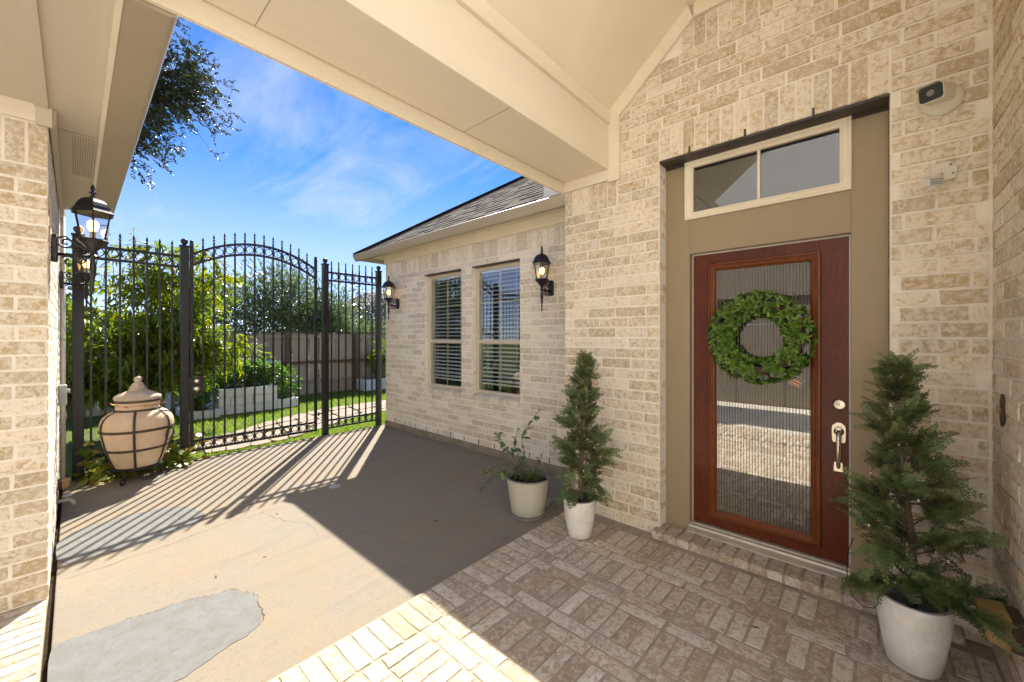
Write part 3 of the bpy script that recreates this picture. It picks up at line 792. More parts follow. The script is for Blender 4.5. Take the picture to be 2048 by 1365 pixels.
gp = [(0.129, 2.845), (0.258, 2.845), (0.272, 2.848), (0.283, 2.856), (0.289, 2.868), (0.291, 2.89), (0.291, 2.93), (0.298, 2.945), (0.298, 2.955), (0.29, 2.962), (0.129, 2.962)]
g = MB(); g.prism(gp, 'y', 2.118, 6.30); g.build('gutter', M_('gutter_paint'), le, angle=50)
g = MB(); g.prism([(0.29, 2.965), (-0.6, 3.3), (-1.5, 2.965), (-1.5, 3.03), (-0.6, 3.37), (0.29, 3.03)], 'y', 3.5, 6.36); g.prism([(0.29, 2.965), (-0.6, 3.1), (-0.6, 3.16), (0.29, 3.03)], 'y', 1.9, 3.5); g.build('roof_deck', M_('far_roof'), le)
g = MB(); g.box(-0.4, 0.1, 3.884, 3.887, 2.8835, 2.8845); g.build('seam', M_('dark_lintel'), le)
for j in range(9):
    g = MB()
    for i in range(60): g.box(-0.005 + j * 0.012 - 0.0025, -0.005 + j * 0.012 + 0.0025, 3.93 + i * 0.016, 3.937 + i * 0.016, 2.8828, 2.8846)
    o = g.build('vent_slots', M_('gutter_paint'), le); o['kind'] = 'stuff'
# unseen pale walls added to bounce sun into the porch; dark reflected door
gh = thing('bounce_wall', 'added pale stucco wall bouncing sun into the porch and mirrored in the door glass', 'wall', (-4.0, 0, 0), kind='structure')
for (a, b_, z0, z1) in ((-9.0, 0.4, -0.1, 6.4), (3.3, 3.59, -0.1, 6.4), (0.4, 3.3, 2.45, 6.4)):
    g = MB(); g.box(-4.3, -4.0, a, b_, z0, z1); g.build('wall_piece', M_('bounce_stucco'), gh)
g = MB(); g.box(-3.999, -3.96, 0.3, 3.4, 2.452, 3.7); g.build('reflection_panel', M_('reflection_dark'), gh)  # dark panel added to darken the top of the glass reflection
g = MB(); g.box(-4.6, -3.85, -9.2, 3.58, 6.4, 6.5); g.build('eave', M_('soffit_paint'), gh)
gd = thing('reflection_door', 'added dark panelled door that darkens the reflection in the door glass', 'garage door', (-4.1, 1.85, 0))  # dark door added only for its reflection in the glass
for i in range(4):
    for j in range(3):
        g = MB(); g.box(-4.16, -4.10, 0.405 + j * 0.963 + 0.006, 0.405 + (j + 1) * 0.963 - 0.006, -0.03 + i * 0.62 + 0.004, -0.03 + (i + 1) * 0.62 - 0.004); g.build('panel', M_('reflection_dark'), gd, bevel=0.01)
sw = thing('rear_bounce_wall', 'added unseen pale stucco wall behind the viewer bouncing sun into the porch', 'wall', (0, -5.5, 0), kind='structure')  # out of view, added to bounce sun into the porch
g = MB(); g.box(-4.0, 3.2, -5.9, -5.5, -0.1, 6.4); g.build('wall_piece', M_('bounce_stucco'), sw)
g = MB(); g.box(-4.0, 3.4, -6.1, -5.35, 6.4, 6.5); g.build('eave', M_('soffit_paint'), sw)
# ------------------------------------------------------------------ front door and its surround
XT, XS = 3.18, 3.225
ds = thing('door_surround', 'taupe door surround with a cream framed transom window above', 'door frame', (XT, 0.55, 0.06))
D0, D1, DZ0, DZ1 = 0.078, 1.022, 0.095, 2.178
g = MB(); g.box(XT, XT + 0.06, D1, YJ1 - 0.002, 0.0, ZL - 0.03); g.build('side_board', M_('taupe_paint'), ds, bevel=0.003)
g = MB(); g.box(XT, XT + 0.06, YJ0 + 0.002, D0, 0.0, ZL - 0.03); g.build('side_board', M_('taupe_paint'), ds, bevel=0.003)
g = MB(); g.box(XT + 0.002, XT + 0.06, D0, D1, DZ1, 2.4399); g.build('head_board', M_('taupe_paint'), ds, bevel=0.003)
T0, T1, TZ0, TZ1 = 0.076, 1.056, 2.440, 2.898
g = MB(); g.rframe(T0, T1, TZ0, TZ1, [(0, XT + 0.05), (0, XT - 0.016), (0.010, XT - 0.018), (0.022, XT - 0.010), (0.040, XT - 0.008), (0.046, XT - 0.002), (0.056, XT + 0.002), (0.058, XT + 0.045)])
tf = g.build('transom_frame', M_('window_vinyl'), ds)
tf.data.materials[0] = M_('cream_paint')
g = MB(); g.box(XT + 0.022, XT + 0.026, T0 + 0.05, T1 - 0.05, TZ0 + 0.05, TZ1 - 0.05); g.build('pane', M_('transom_glass'), ds)
g = MB(); g.box(XT + 0.012, XT + 0.0215, 0.558, 0.576, TZ0 + 0.057, TZ1 - 0.057); g.build('muntin', M_('cream_paint'), ds, bevel=0.002)
g = MB(); g.box(XT + 0.055, XT + 0.085, D0, D0 + 0.012, DZ0, DZ1); g.box(XT + 0.055, XT + 0.085, D1 - 0.012, D1, DZ0, DZ1); g.box(XT + 0.055, XT + 0.085, D0 + 0.012, D1 - 0.012, DZ1 - 0.012, DZ1); g.build('weather_strip', M_('white_strip'), ds)
g = MB(); g.box(XT + 0.03, XT + 0.12, D0 + 0.0, D0 + 0.003, DZ0, DZ1); g.box(XT + 0.03, XT + 0.12, D1 - 0.003, D1, DZ0, DZ1); g.build('jamb', M_('taupe_paint'), ds)
g = MB(); g.prism([(3.118, 0.061), (3.118, 0.072), (3.165, 0.088), (3.168, 0.102), (3.19, 0.104), (3.20, 0.112), (3.235, 0.114), (3.25, 0.061)], 'y', D0 - 0.005, D1 + 0.005)
th = g.build('threshold', M_('aluminium'), ds, bevel=0.002)
for i in range(7):
    g = MB(); g.lathe([(0.004, 0), (0.004, 0.0012), (0, 0.0016)], 8, (3.215, 0.14 + i * 0.14, 0.1128)); g.build('screw', M_('dark_lintel'), th)

fd = thing('front_door', 'red brown wooden front door with a tall reeded glass panel', 'door', (XS, 0.55, 0.1))
S0, S1, SZ0, SZ1 = D0 + 0.013, D1 - 0.013, 0.116, DZ1 - 0.013
G0, G1, GZ0, GZ1 = 0.225, 0.900, 0.185, 2.092          # moulding outside
for a, b_ in ((S0, G0 + 0.01), (G1 - 0.01, S1)):
    g = MB(); g.box(XS, XS + 0.045, a, b_, SZ0, SZ1); g.build('stile', M_('mahogany'), fd, bevel=0.002)
for a, b_ in ((SZ0, GZ0 + 0.01), (GZ1 - 0.01, SZ1)):
    g = MB(); g.box(XS + 0.0006, XS + 0.0445, G0 + 0.0101, G1 - 0.0101, a, b_); g.build('rail', M_('mahogany'), fd, bevel=0.001)
g = MB(); g.rframe(G0, G1, GZ0, GZ1, [(0, XS), (0.0, XS - 0.012), (0.006, XS - 0.020), (0.014, XS - 0.021), (0.020, XS - 0.012), (0.026, XS - 0.011), (0.034, XS - 0.016), (0.042, XS - 0.013), (0.050, XS - 0.002), (0.056, XS + 0.002), (0.058, XS + 0.03)])
g.build('moulding', M_('moulding_wood'), fd)
P0, P1, PZ0, PZ1 = G0 + 0.056, G1 - 0.056, GZ0 + 0.06, GZ1 - 0.058
g = MB(); g.box(XS + 0.010, XS + 0.013, P0, P1, PZ0, PZ1); gp_ = g.build('pane', M_('door_glass'), fd)
g = MB(); vs = []; nr = 31; sub = 8
for i in range(nr * sub + 1):
    y = P0 + (P1 - P0) * i / (nr * sub); h = abs(math.sin(math.pi * i / sub)) * 0.0045
    vs += [(XS + 0.021 - h, y, PZ0), (XS + 0.021 - h, y, PZ1)]
g.add(vs, [(2 * i, 2 * i + 1, 2 * i + 3, 2 * i + 2) for i in range(nr * sub)]); g.build('reeded_back', M_('reeded'), fd, angle=50)
MX = Matrix.Rotation(R(-90), 4, 'Y')   # lathe axis +Z -> -X
db = MB(); db.lathe([(0.034, 0), (0.034, 0.006), (0.028, 0.012), (0.027, 0.015), (0.019, 0.0155), (0.018, 0.019), (0, 0.020)], 32, (XS, 0.135, 1.115), MX)
o = db.build('deadbolt', M_('nickel'), fd, angle=30)
g = MB(); g.box(XS - 0.0215, XS - 0.0195, 0.1335, 0.1365, 1.108, 1.120); g.lathe([(0.0035, 0), (0.0035, 0.002), (0, 0.002)], 10, (XS - 0.0195, 0.135, 1.119), MX); g.build('keyhole', M_('dark_lintel'), o)
hs = MB()
pl = [(-0.034, -0.05), (-0.028, -0.062), (0.028, -0.062), (0.034, -0.05), (0.036, -0.02), (0.036, 0.02), (0.034, 0.045), (0.022, 0.058), (0.012, 0.066), (-0.012, 0.066), (-0.022, 0.058), (-0.034, 0.045), (-0.036, 0.02), (-0.036, -0.02)]
hs.prism([(0.137 + a, 0.935 + b_) for a, b_ in pl], 'x', XS - 0.008, XS); ho = hs.build('handle_plate', M_('nickel'), fd, bevel=0.003)
g = MB(); g.lathe([(0.026, 0), (0.026, 0.008), (0.022, 0.014), (0.012, 0.022), (0.0, 0.024)], 28, (XS - 0.006, 0.137, 0.945), MX); g.build('handle_boss', M_('nickel'), ho, angle=35)
gr = [(XS - 0.02, 0.137, 0.945), (XS - 0.045, 0.137, 0.94), (XS - 0.062, 0.137, 0.915), (XS - 0.066, 0.137, 0.87), (XS - 0.064, 0.137, 0.82), (XS - 0.058, 0.138, 0.775), (XS - 0.045, 0.139, 0.738), (XS - 0.022, 0.139, 0.722), (XS - 0.004, 0.139, 0.72)]
g = MB(); g.tube(gr, [0.012, 0.012, 0.0125, 0.0135, 0.013, 0.0115, 0.010, 0.009, 0.009], 12); g.build('grip', M_('nickel'), ho, smooth=True)
g = MB(); g.prism([(0.137 - 0.016, 0.958), (0.137 + 0.016, 0.958), (0.137 + 0.012, 0.972), (0.137 - 0.012, 0.972)], 'x', XS - 0.05, XS - 0.015); g.build('thumb_latch', M_('nickel'), ho, bevel=0.003)
g = MB(); g.prism([(0.139 - 0.022, 0.690), (0.139 + 0.022, 0.690), (0.139 + 0.026, 0.70), (0.139 + 0.022, 0.75), (0.139, 0.757), (0.139 - 0.022, 0.75), (0.139 - 0.026, 0.70)], 'x', XS - 0.008, XS); g.build('lower_plate', M_('nickel'), fd, bevel=0.003)

# ------------------------------------------------------------------ windows of the wing
def make_window(w, label):
    t = thing('window', label, 'window', (XW + 0.08, sum(w) / 2, ZS), group='tall sash windows of the brick wing')
    y0, y1 = w[0] + 0.004, w[1] - 0.004; z0, z1 = ZS + 0.02, ZT - 0.013; X0 = XW + 0.075
    g = MB(); g.rframe(y0, y1, z0, z1, [(0, X0 + 0.07), (0, X0), (0.012, X0 - 0.004), (0.028, X0 - 0.004), (0.034, X0 + 0.006), (0.045, X0 + 0.008), (0.047, X0 + 0.05)]); g.build('frame', M_('window_vinyl'), t)
    zm = 1.473
    g = MB(); g.box(X0 - 0.002, X0 + 0.045, y0 + 0.02, y1 - 0.02, zm - 0.028, zm + 0.022); g.build('meeting_rail', M_('window_vinyl'), t, bevel=0.003)
    g = MB(); g.box(X0 + 0.024, X0 + 0.028, y0 + 0.04, y1 - 0.04, zm + 0.02, z1 - 0.04); g.build('pane', M_('window_glass'), t)
    g = MB(); g.box(X0 + 0.018, X0 + 0.022, y0 + 0.04, y1 - 0.04, z0 + 0.04, zm - 0.02); g.build('pane', M_('window_glass'), t)
    ym = (y0 + y1) / 2
    g = MB(); g.box(X0 + 0.0285, X0 + 0.038, ym - 0.008, ym + 0.008, zm + 0.03, z1 - 0.05); g.box(X0 + 0.0286, X0 + 0.0379, y0 + 0.042, ym - 0.008, 2.0, 2.016); g.box(X0 + 0.0286, X0 + 0.0379, ym + 0.008, y1 - 0.042, 2.0, 2.016); g.build('muntin', M_('window_vinyl'), t)
    g = MB(); g.box(X0 + 0.0285, X0 + 0.038, ym - 0.008, ym + 0.008, z0 + 0.05, zm - 0.03); g.build('muntin', M_('window_vinyl'), t)
    bx = X0 + 0.085
    g = MB(); g.box(bx - 0.03, bx + 0.03, y0 + 0.03, y1 - 0.03, z1 - 0.07, z1 - 0.01); g.build('blind_headrail', M_('blind'), t)
    Ms = Matrix.Rotation(R(-24), 4, 'Y'); sm = None; zz = z1 - 0.10; k = 0
    while zz > 0.92:
        if sm is None:
            g = MB(); g.add([Ms @ Vector(p) for p in [(-0.026, -0.40, -0.001), (-0.013, -0.40, 0.002), (0, -0.40, 0.003), (0.013, -0.40, 0.002), (0.026, -0.40, -0.001), (-0.026, 0.40, -0.001), (-0.013, 0.40, 0.002), (0, 0.40, 0.003), (0.013, 0.40, 0.002), (0.026, 0.40, -0.001)]], [(i, i + 1, i + 6, i + 5) for i in range(4)])
            sm = g.mesh('slat', True); sm.materials.append(M_('blind'))
        o = bpy.data.objects.new('slat', sm); C.objects.link(o); o.parent = t
        o.location = Vector((bx, ym, zz)) - Vector(ORG[t.name]); o.rotation_euler = (random.gauss(0, 0.006), 0.0 + random.gauss(0, 0.03), 0)
        zz -= 0.056; k += 1
    g = MB(); g.box(bx - 0.025, bx + 0.025, ym - 0.40, ym + 0.40, 0.885, 0.90); g.build('blind_bottom_rail', M_('blind'), t)
    for yy in (ym - 0.27, ym, ym + 0.27):
        g = MB(); g.box(bx - 0.030, bx - 0.028, yy - 0.002, yy + 0.002, 0.90, z1 - 0.07); g.build('ladder_cord', M_('blind'), t)
    return t
make_window(W1, 'tall sash window with white blinds nearer the iron gate')
make_window(W2, 'tall sash window with white blinds nearer the front door')

# ------------------------------------------------------------------ iron fence and gate
YG = 6.5; IR = M_('iron')
def bar_mesh(h, r=0.0095):
    """square picket with a spear head; z from 0 to h"""
    g = MB(); g.box(-r, r, -r, r, 0, h - 0.10); me = g.mesh('bar'); me.materials.append(IR)
    return me
sp = MB(); sp.lathe([(0.007, 0), (0.008, 0.02), (0.014, 0.028), (0.014, 0.034), (0.008, 0.038), (0.007, 0.05), (0.013, 0.062), (0.009, 0.085), (0.0, 0.112)], 10)
SPEAR = sp.mesh('spear', True); SPEAR.materials.append(IR)
rg = MB()
rg.tube([(0.047 * math.cos(k * math.pi / 12), 0, 0.047 * math.sin(k * math.pi / 12)) for k in range(24)], 0.0065, 6, closed=True)
RING = rg.mesh('ring', True); RING.materials.append(IR)
def put(name, me, parent, loc, scl=None):
    o = bpy.data.objects.new(name, me); C.objects.link(o); o.parent = parent
    o.location = Vector(loc) - Vector(ORG.get(parent.name, (0, 0, 0)))
    if scl: o.scale = scl
    return o
def post(parent, x, top, w=0.042, zb=-0.09):
    g = MB(); g.box(x - w, x + w, YG - w, YG + w, zb, top); p = g.build('post', IR, parent, bevel=0.004)
    g = MB(); g.box(x - w - 0.008, x + w + 0.008, YG - w - 0.008, YG + w + 0.008, top + 0.0003, top + 0.016)
    g.lathe([(0.03, top + 0.016), (0.02, top + 0.03), (0.022, top + 0.035), (0.034, top + 0.05), (0.040, top + 0.07), (0.034, top + 0.092), (0.015, top + 0.105), (0, top + 0.108)], 16, (x, YG, 0)); g.build('ball_cap', IR, p, angle=40)
def panel(parent, bars, x0, x1, zt, zb, tops, arch=None, zlow=0.05):
    for i, x in enumerate(bars):
        za = zlow + 0.02 if arch is None else zlow + 0.02
        h = tops(x) - za
        b_ = put('bar', bar_mesh(h), parent, (x, YG, za))
        s_ = bpy.data.objects.new('spear', SPEAR); C.objects.link(s_); s_.parent = b_; s_.location = (0, 0, h - 0.101)
    for za in (zlow, zlow + 0.125):
        g = MB(); g.box(x0, x1, YG - 0.014, YG + 0.014, za, za + 0.03); g.build('rail', IR, parent, bevel=0.002)
    xs = [x0] + list(bars) + [x1]
    for a, b_ in zip(xs[:-1], xs[1:]):
        if b_ - a < 0.07: continue
        s = min(1.0, (b_ - a - 0.014) / 0.108)
        put('ring', RING, parent, ((a + b_) / 2, YG, zlow + 0.0775), (s, 1, 1.0))
        zz = (zt((a + b_) / 2) + zb((a + b_) / 2)) / 2
        put('ring', RING, parent, ((a + b_) / 2, YG, zz), (s, 1, 1.0))
fl_ = thing('fence_panel', 'black iron fence panel with two posts behind the clay jar', 'fence', (0.45, YG, -0.05))
post(fl_, 0.03, 2.66, 0.045); post(fl_, 0.945, 2.69)
bl = [0.128 + 0.1163 * i for i in range(7)]
panel(fl_, bl, 0.086, 0.893, lambda x: 2.577, lambda x: 2.43, lambda x: 2.745)
for za in (2.415, 2.548):
    g = MB(); g.box(0.086, 0.893, YG - 0.014, YG + 0.014, za, za + 0.03); g.build('rail', IR, fl_, bevel=0.002)
gt = thing('iron_gate', 'black iron garden gate with an arched top of rings and spears', 'gate', (1.79, YG, -0.05))
XG0, XG1 = 1.018, 2.562; XC = (XG0 + XG1) / 2
def archz(x): return 2.605 + 0.245 * (1 - ((x - XC) / 0.772) ** 2) 
bg_ = [1.136 + 0.1179 * i for i in range(12)]
panel(gt, bg_, XG0 + 0.019, XG1 - 0.019, lambda x: archz(x), lambda x: archz(x) - 0.145, lambda x: archz(x) + 0.165)
for x, tp in ((XG0, 2.76), (XG1, 2.78)):
    g = MB(); g.box(x - 0.019, x + 0.019, YG - 0.019, YG + 0.019, 0.048, tp); s_ = g.build('stile', IR, gt, bevel=0.002)
    g = MB(); g.lathe([(0.012, tp), (0.02, tp + 0.012), (0.02, tp + 0.02), (0, tp + 0.035)], 10, (x, YG, 0)); g.build('finial', IR, s_, smooth=True)
for off in (0.0, -0.145):
    g = MB(); vs = []; N_ = 32
    for i in range(N_ + 1):
        x = XG0 + 0.019 + (XG1 - XG0 - 0.038) * i / N_; z = archz(x) + off
        vs += [(x, YG - 0.014, z - 0.015), (x, YG + 0.014, z - 0.015), (x, YG + 0.014, z + 0.015), (x, YG - 0.014, z + 0.015)]
    fs = [(4 * i + k, 4 * i + (k + 1) % 4, 4 * i + 4 + (k + 1) % 4, 4 * i + 4 + k) for i in range(N_) for k in range(4)] + [(0, 3, 2, 1), (4 * N_, 4 * N_ + 1, 4 * N_ + 2, 4 * N_ + 3)]
    g.add(vs, fs); g.build('arched_rail', IR, gt)
g = MB(); g.box(0.93, 1.145, YG - 0.036, YG - 0.020, 0.80, 1.02); lk = g.build('lock_box', IR, gt, bevel=0.004)
MYN = Matrix.Rotation(R(90), 4, 'X')
for zz, rr in ((0.965, 0.030), (0.865, 0.034)):
    g = MB(); g.lathe([(rr, 0), (rr, 0.006), (rr * 0.6, 0.018), (rr * 0.75, 0.03), (rr * 0.7, 0.045), (0, 0.05)], 20, (1.065, YG - 0.036, zz), MYN); g.build('knob', M_('nickel'), lk, angle=35)
for zz in (0.30, 2.30):
    g = MB(); g.box(XG1 + 0.019, 2.66, YG - 0.008, YG + 0.008, zz, zz + 0.02); g.tube([(XG1 + 0.05, YG, zz - 0.02), (XG1 + 0.05, YG, zz + 0.04)], 0.012, 8); g.build('hinge', IR, gt)
fr_ = thing('fence_panel', 'black iron fence panel with two posts against the brick wing', 'fence', (3.18, YG, -0.05))
post(fr_, 2.71, 2.70); post(fr_, 3.645, 2.70, 0.040)
br_ = [2.812 + 0.118 * i for i in range(7)]
panel(fr_, br_, 2.763, 3.598, lambda x: 2.60, lambda x: 2.455, lambda x: 2.775)
for za in (2.440, 2.571):
    g = MB(); g.box(2.763, 3.598, YG - 0.014, YG + 0.014, za, za + 0.03); g.build('rail', IR, fr_, bevel=0.002)

# ------------------------------------------------------------------ wall lanterns
def make_lantern(label):
    t = thing('wall_lantern', label, 'lantern', (0, 0, 0), group='black wall lanterns')
    ax = 0.185
    g = MB(); pl = [(-0.035, -0.07), (-0.02, -0.09), (0.02, -0.09), (0.035, -0.07), (0.035, 0.07), (0.02, 0.09), (-0.02, 0.09), (-0.035, 0.07)]
    g.prism(pl, 'x', 0, 0.028); g.build('back_plate', IR, t, bevel=0.006)
    g = MB(); g.tube([(0.02, 0, -0.035), (0.10, 0, -0.035), (ax, 0, -0.03)], 0.011, 8)
    def scroll(cx, cz, r, a0, turns, sgn=1):
        pts = []
        for k in range(22):
            q = k / 21; a = a0 + sgn * turns * 2 * math.pi * q; rr = r * (1 - 0.8 * q)
            pts.append((cx + rr * math.cos(a), 0, cz + rr * math.sin(a)))
        g.tube(pts, 0.006, 6)
    scroll(0.065, 0.045, 0.038, R(200), 1.3); scroll(0.12, 0.0, 0.036, R(160), 1.25, -1); scroll(0.075, -0.075, 0.034, R(150), 1.3, -1); scroll(0.13, -0.06, 0.026, R(220), 1.2)
    g.tube([(0.03, 0, 0.07), (0.06, 0, 0.085), (0.10, 0, 0.05), (0.14, 0, 0.02), (ax, 0, 0.0)], 0.006, 6)
    g.build('scroll_arm', IR, t, smooth=True)
    g = MB(); g.lathe([(0.0, -0.29), (0.006, -0.275), (0.004, -0.262), (0.011, -0.255), (0.006, -0.245), (0.008, -0.20), (0.017, -0.12), (0.018, -0.09), (0.010, -0.045), (0.020, -0.035), (0.021, -0.025), (0.013, -0.015), (0.015, 0.0), (0.030, 0.02), (0.052, 0.05), (0.072, 0.066), (0.078, 0.078), (0.074, 0.086), (0, 0.087)], 12, (ax, 0, 0)); g.build('cup_and_tail', IR, t, angle=40)
    zb, zt_, rb, rt = 0.086, 0.262, 0.064, 0.094
    for k in range(6):
        a = math.pi / 3 * k + math.pi / 6; a2 = a + math.pi / 3
        pb = Vector((ax + rb * math.cos(a), rb * math.sin(a), zb)); pt = Vector((ax + rt * math.cos(a), rt * math.sin(a), zt_))
        g = MB(); g.tube([pb, pt], 0.0048, 6); g.build('cage_bar', IR, t)
        pb2 = Vector((ax + rb * math.cos(a2), rb * math.sin(a2), zb)); pt2 = Vector((ax + rt * math.cos(a2), rt * math.sin(a2), zt_))
        g = MB(); g.add([pb, pb2, pt2, pt], [(0, 1, 2, 3)]); g.build('pane', M_('lamp_glass'), t)
    g = MB(); g.lathe([(0.090, 0.262), (0.113, 0.258), (0.116, 0.266), (0.108, 0.276), (0.100, 0.288), (0.093, 0.305), (0.080, 0.330), (0.060, 0.352), (0.032, 0.366), (0.016, 0.370), (0.0, 0.370)], 6, (ax, 0, 0), rot=math.pi / 6); ro = g.build('lantern_roof', IR, t)
    g = MB(); g.lathe([(0.012, 0.368), (0.018, 0.376), (0.009, 0.386), (0.009, 0.396), (0.022, 0.404), (0.008, 0.412), (0.011, 0.425), (0.013, 0.437), (0.007, 0.452), (0, 0.466)], 12, (ax, 0, 0)); g.build('finial', IR, ro, smooth=True)
    g = MB(); g.lathe([(0.016, 0.087), (0.016, 0.13), (0.018, 0.135), (0.018, 0.14)], 14, (ax, 0, 0)); g.build('socket', M_('white_plastic'), t, angle=40)
    g = MB(); g.lathe([(0.016, 0.141), (0.022, 0.155), (0.029, 0.175), (0.030, 0.19), (0.024, 0.207), (0.012, 0.217), (0, 0.220)], 16, (ax, 0, 0)); g.build('bulb', M_('bulb'), t, smooth=True)
    return t
L0 = make_lantern('large black lantern nearest the viewer on the left brick wall')
spots = [((-0.099, 3.92, 2.115), 0, None), ((-0.099, 6.03, 2.115), 0, 'black lantern farther along the left brick wall by the fence post'),
         ((XW, 2.72, 2.10), math.pi, 'black lantern on the pale wall between the window and the front door corner'), ((XW, 5.94, 2.10), math.pi, 'black lantern on the pale wall between the iron fence and the windows')]
for loc, rz, lab in spots[1:]:
    c_ = copy_tree(L0); c_.location = loc; c_.rotation_euler = (0, 0, rz); c_['label'] = lab
L0.location = spots[0][0]

# ------------------------------------------------------------------ fixtures on the walls
sc_ = thing('security_camera', 'white dome mounted security camera above the right side of the door', 'camera', (XD, -0.275, 2.78))
g = MB(); g.lathe([(0.076, 0), (0.078, 0.010), (0.071, 0.022), (0.048, 0.036), (0.0, 0.038)], 32, (XD - 0.001, -0.285, 2.775), MX); bs = g.build('mount', M_('white_plastic'), sc_, angle=35)
for a in (20, 140, 260):
    g = MB(); g.lathe([(0.0045, 0), (0.0045, 0.002), (0, 0.002)], 8, (XD - 0.020, -0.285 + 0.064 * math.cos(R(a)), 2.775 + 0.064 * math.sin(R(a))), MX); g.build('screw', M_('dark_lintel'), bs)
Mc = Matrix.Translation((XD - 0.075, -0.262, 2.785)) @ Matrix.Rotation(R(-24), 4, 'Z') @ Matrix.Rotation(R(-10), 4, 'Y') @ Matrix.Scale(1.2, 4)
def rrect(w, h, r, n=5):
    q = []
    for cx_, cy_, a0 in ((w - r, h - r, 0), (-w + r, h - r, 90), (-w + r, -h + r, 180), (w - r, -h + r, 270)):
        for k in range(n): a = R(a0 + 90 * k / (n - 1)); q.append((cx_ + r * math.cos(a), cy_ + r * math.sin(a)))
    return q
def body(poly, x0, x1, Mx, nm, mt, par, bev=0.0):
    g = MB(); g.prism(poly, 'x', x0, x1); g.v = [tuple(Mx @ Vector(p)) for p in g.v]; return g.build(nm, mt, par, bevel=bev)
body(rrect(0.040, 0.034, 0.014), -0.055, 0.06, Mc, 'housing', M_('white_plastic'), sc_, 0.002)
fc = body(rrect(0.037, 0.031, 0.012), -0.0575, -0.0552, Mc, 'face', M_('black_plastic'), sc_)
g = MB(); g.lathe([(0.012, 0), (0.013, 0.002), (0.009, 0.003), (0.006, 0.002), (0, 0.002)], 20, (0, 0, 0), Mc @ Matrix.Translation((-0.0576, 0, 0)) @ MX); g.build('lens', M_('grey_rim'), fc)
vp_ = [(p[0], p[1]) for p in rrect(0.043, 0.037, 0.015)]; vi_ = [(p[0], p[1]) for p in rrect(0.0405, 0.0345, 0.0142)]
g = MB()
up_ = [i for i, p in enumerate(vp_) if p[1] > -0.006]
for x0_, x1_ in ((-0.075, 0.03),):
    lst = [(vp_[i], vi_[i]) for i in up_]
    for (a, b_), (c_, d_) in zip(lst[:-1], lst[1:]):
        q = [(x0_, *a), (x0_, *c_), (x0_, *d_), (x0_, *b_), (x1_, *a), (x1_, *c_), (x1_, *d_), (x1_, *b_)]
        g.add([Mc @ Vector(p) for p in q], [(0, 1, 2, 3), (4, 7, 6, 5), (0, 4, 5, 1), (2, 6, 7, 3), (0, 3, 7, 4), (1, 5, 6, 2)])
g.build('visor', M_('white_plastic'), sc_)
ms = thing('motion_sensor', 'small white motion sensor on a screw plate below the camera', 'sensor', (XD, -0.28, 2.39))
pl = [(-0.045, -0.042), (0.01, -0.052), (0.045, -0.03), (0.05, 0.02), (0.03, 0.05), (-0.02, 0.055), (-0.05, 0.02)]
g = MB(); g.prism([(-0.29 + a, 2.395 + b_) for a, b_ in pl], 'x', XD - 0.022, XD - 0.001); pp = g.build('plate', M_('white_plastic'), ms, bevel=0.006)
for a, b_ in ((-0.025, 0.032), (0.03, -0.02), (-0.033, -0.015)):
    g = MB(); g.box(XD - 0.0235, XD - 0.0222, -0.29 + a - 0.006, -0.29 + a + 0.006, 2.395 + b_ - 0.0015, 2.395 + b_ + 0.0015); g.box(XD - 0.0236, XD - 0.0221, -0.29 + a - 0.0015, -0.29 + a + 0.0015, 2.395 + b_ - 0.006, 2.395 + b_ + 0.006); g.build('screw', M_('dark_lintel'), pp)
g = MB(); g.tube([(XD - 0.02, -0.28, 2.385), (XD - 0.05, -0.27, 2.37), (XD - 0.075, -0.255, 2.355)], [0.010, 0.011, 0.009], 10); g.build('arm', M_('white_plastic'), ms, smooth=True)
Mh = Matrix.Translation((XD - 0.085, -0.245, 2.332)) @ Matrix.Rotation(R(30), 4, 'Z')
body(rrect(0.034, 0.024, 0.008), -0.024, 0.024, Mh, 'head', M_('white_plastic'), ms, 0.004)
body([(-0.026, -0.018), (0.026, -0.018), (0.026, 0.004), (-0.026, 0.004)], -0.0275, -0.0242, Mh, 'lens', M_('grey_plastic'), ms, 0.001)
body([(-0.03, 0.009), (0.03, 0.009), (0.03, 0.0115), (-0.03, 0.0115)], -0.0262, -0.0241, Mh, 'slot', M_('dark_lintel'), ms)
g = MB(); g.lathe([(0.0, -0.006), (0.014, -0.004), (0.022, 0.004), (0.024, 0.012)], 16, (XD - 0.088, -0.247, 2.296)); g.build('dome', M_('white_plastic'), ms, smooth=True)

dbt = thing('doorbell', 'ornate metal doorbell plate with a glowing amber button on the right wall', 'doorbell', (2.79, -0.453, 1.21))
pl = [(0, -0.075), (0.006, -0.06), (0.016, -0.05), (0.02, -0.03), (0.014, -0.015), (0.014, 0.015), (0.02, 0.03), (0.016, 0.05), (0.006, 0.06), (0, 0.075), (-0.006, 0.06), (-0.016, 0.05), (-0.02, 0.03), (-0.014, 0.015), (-0.014, -0.015), (-0.02, -0.03), (-0.016, -0.05), (-0.006, -0.06)]
g = MB(); g.prism([(2.79 + a, 1.21 + b_) for a, b_ in pl], 'y', -0.453, -0.441); g.build('plate', M_('brown_iron'), dbt, bevel=0.003)
g = MB(); g.box(2.779, 2.801, -0.4412, -0.430, 1.192, 1.222); g.build('button', M_('amber_plastic'), dbt, bevel=0.003)

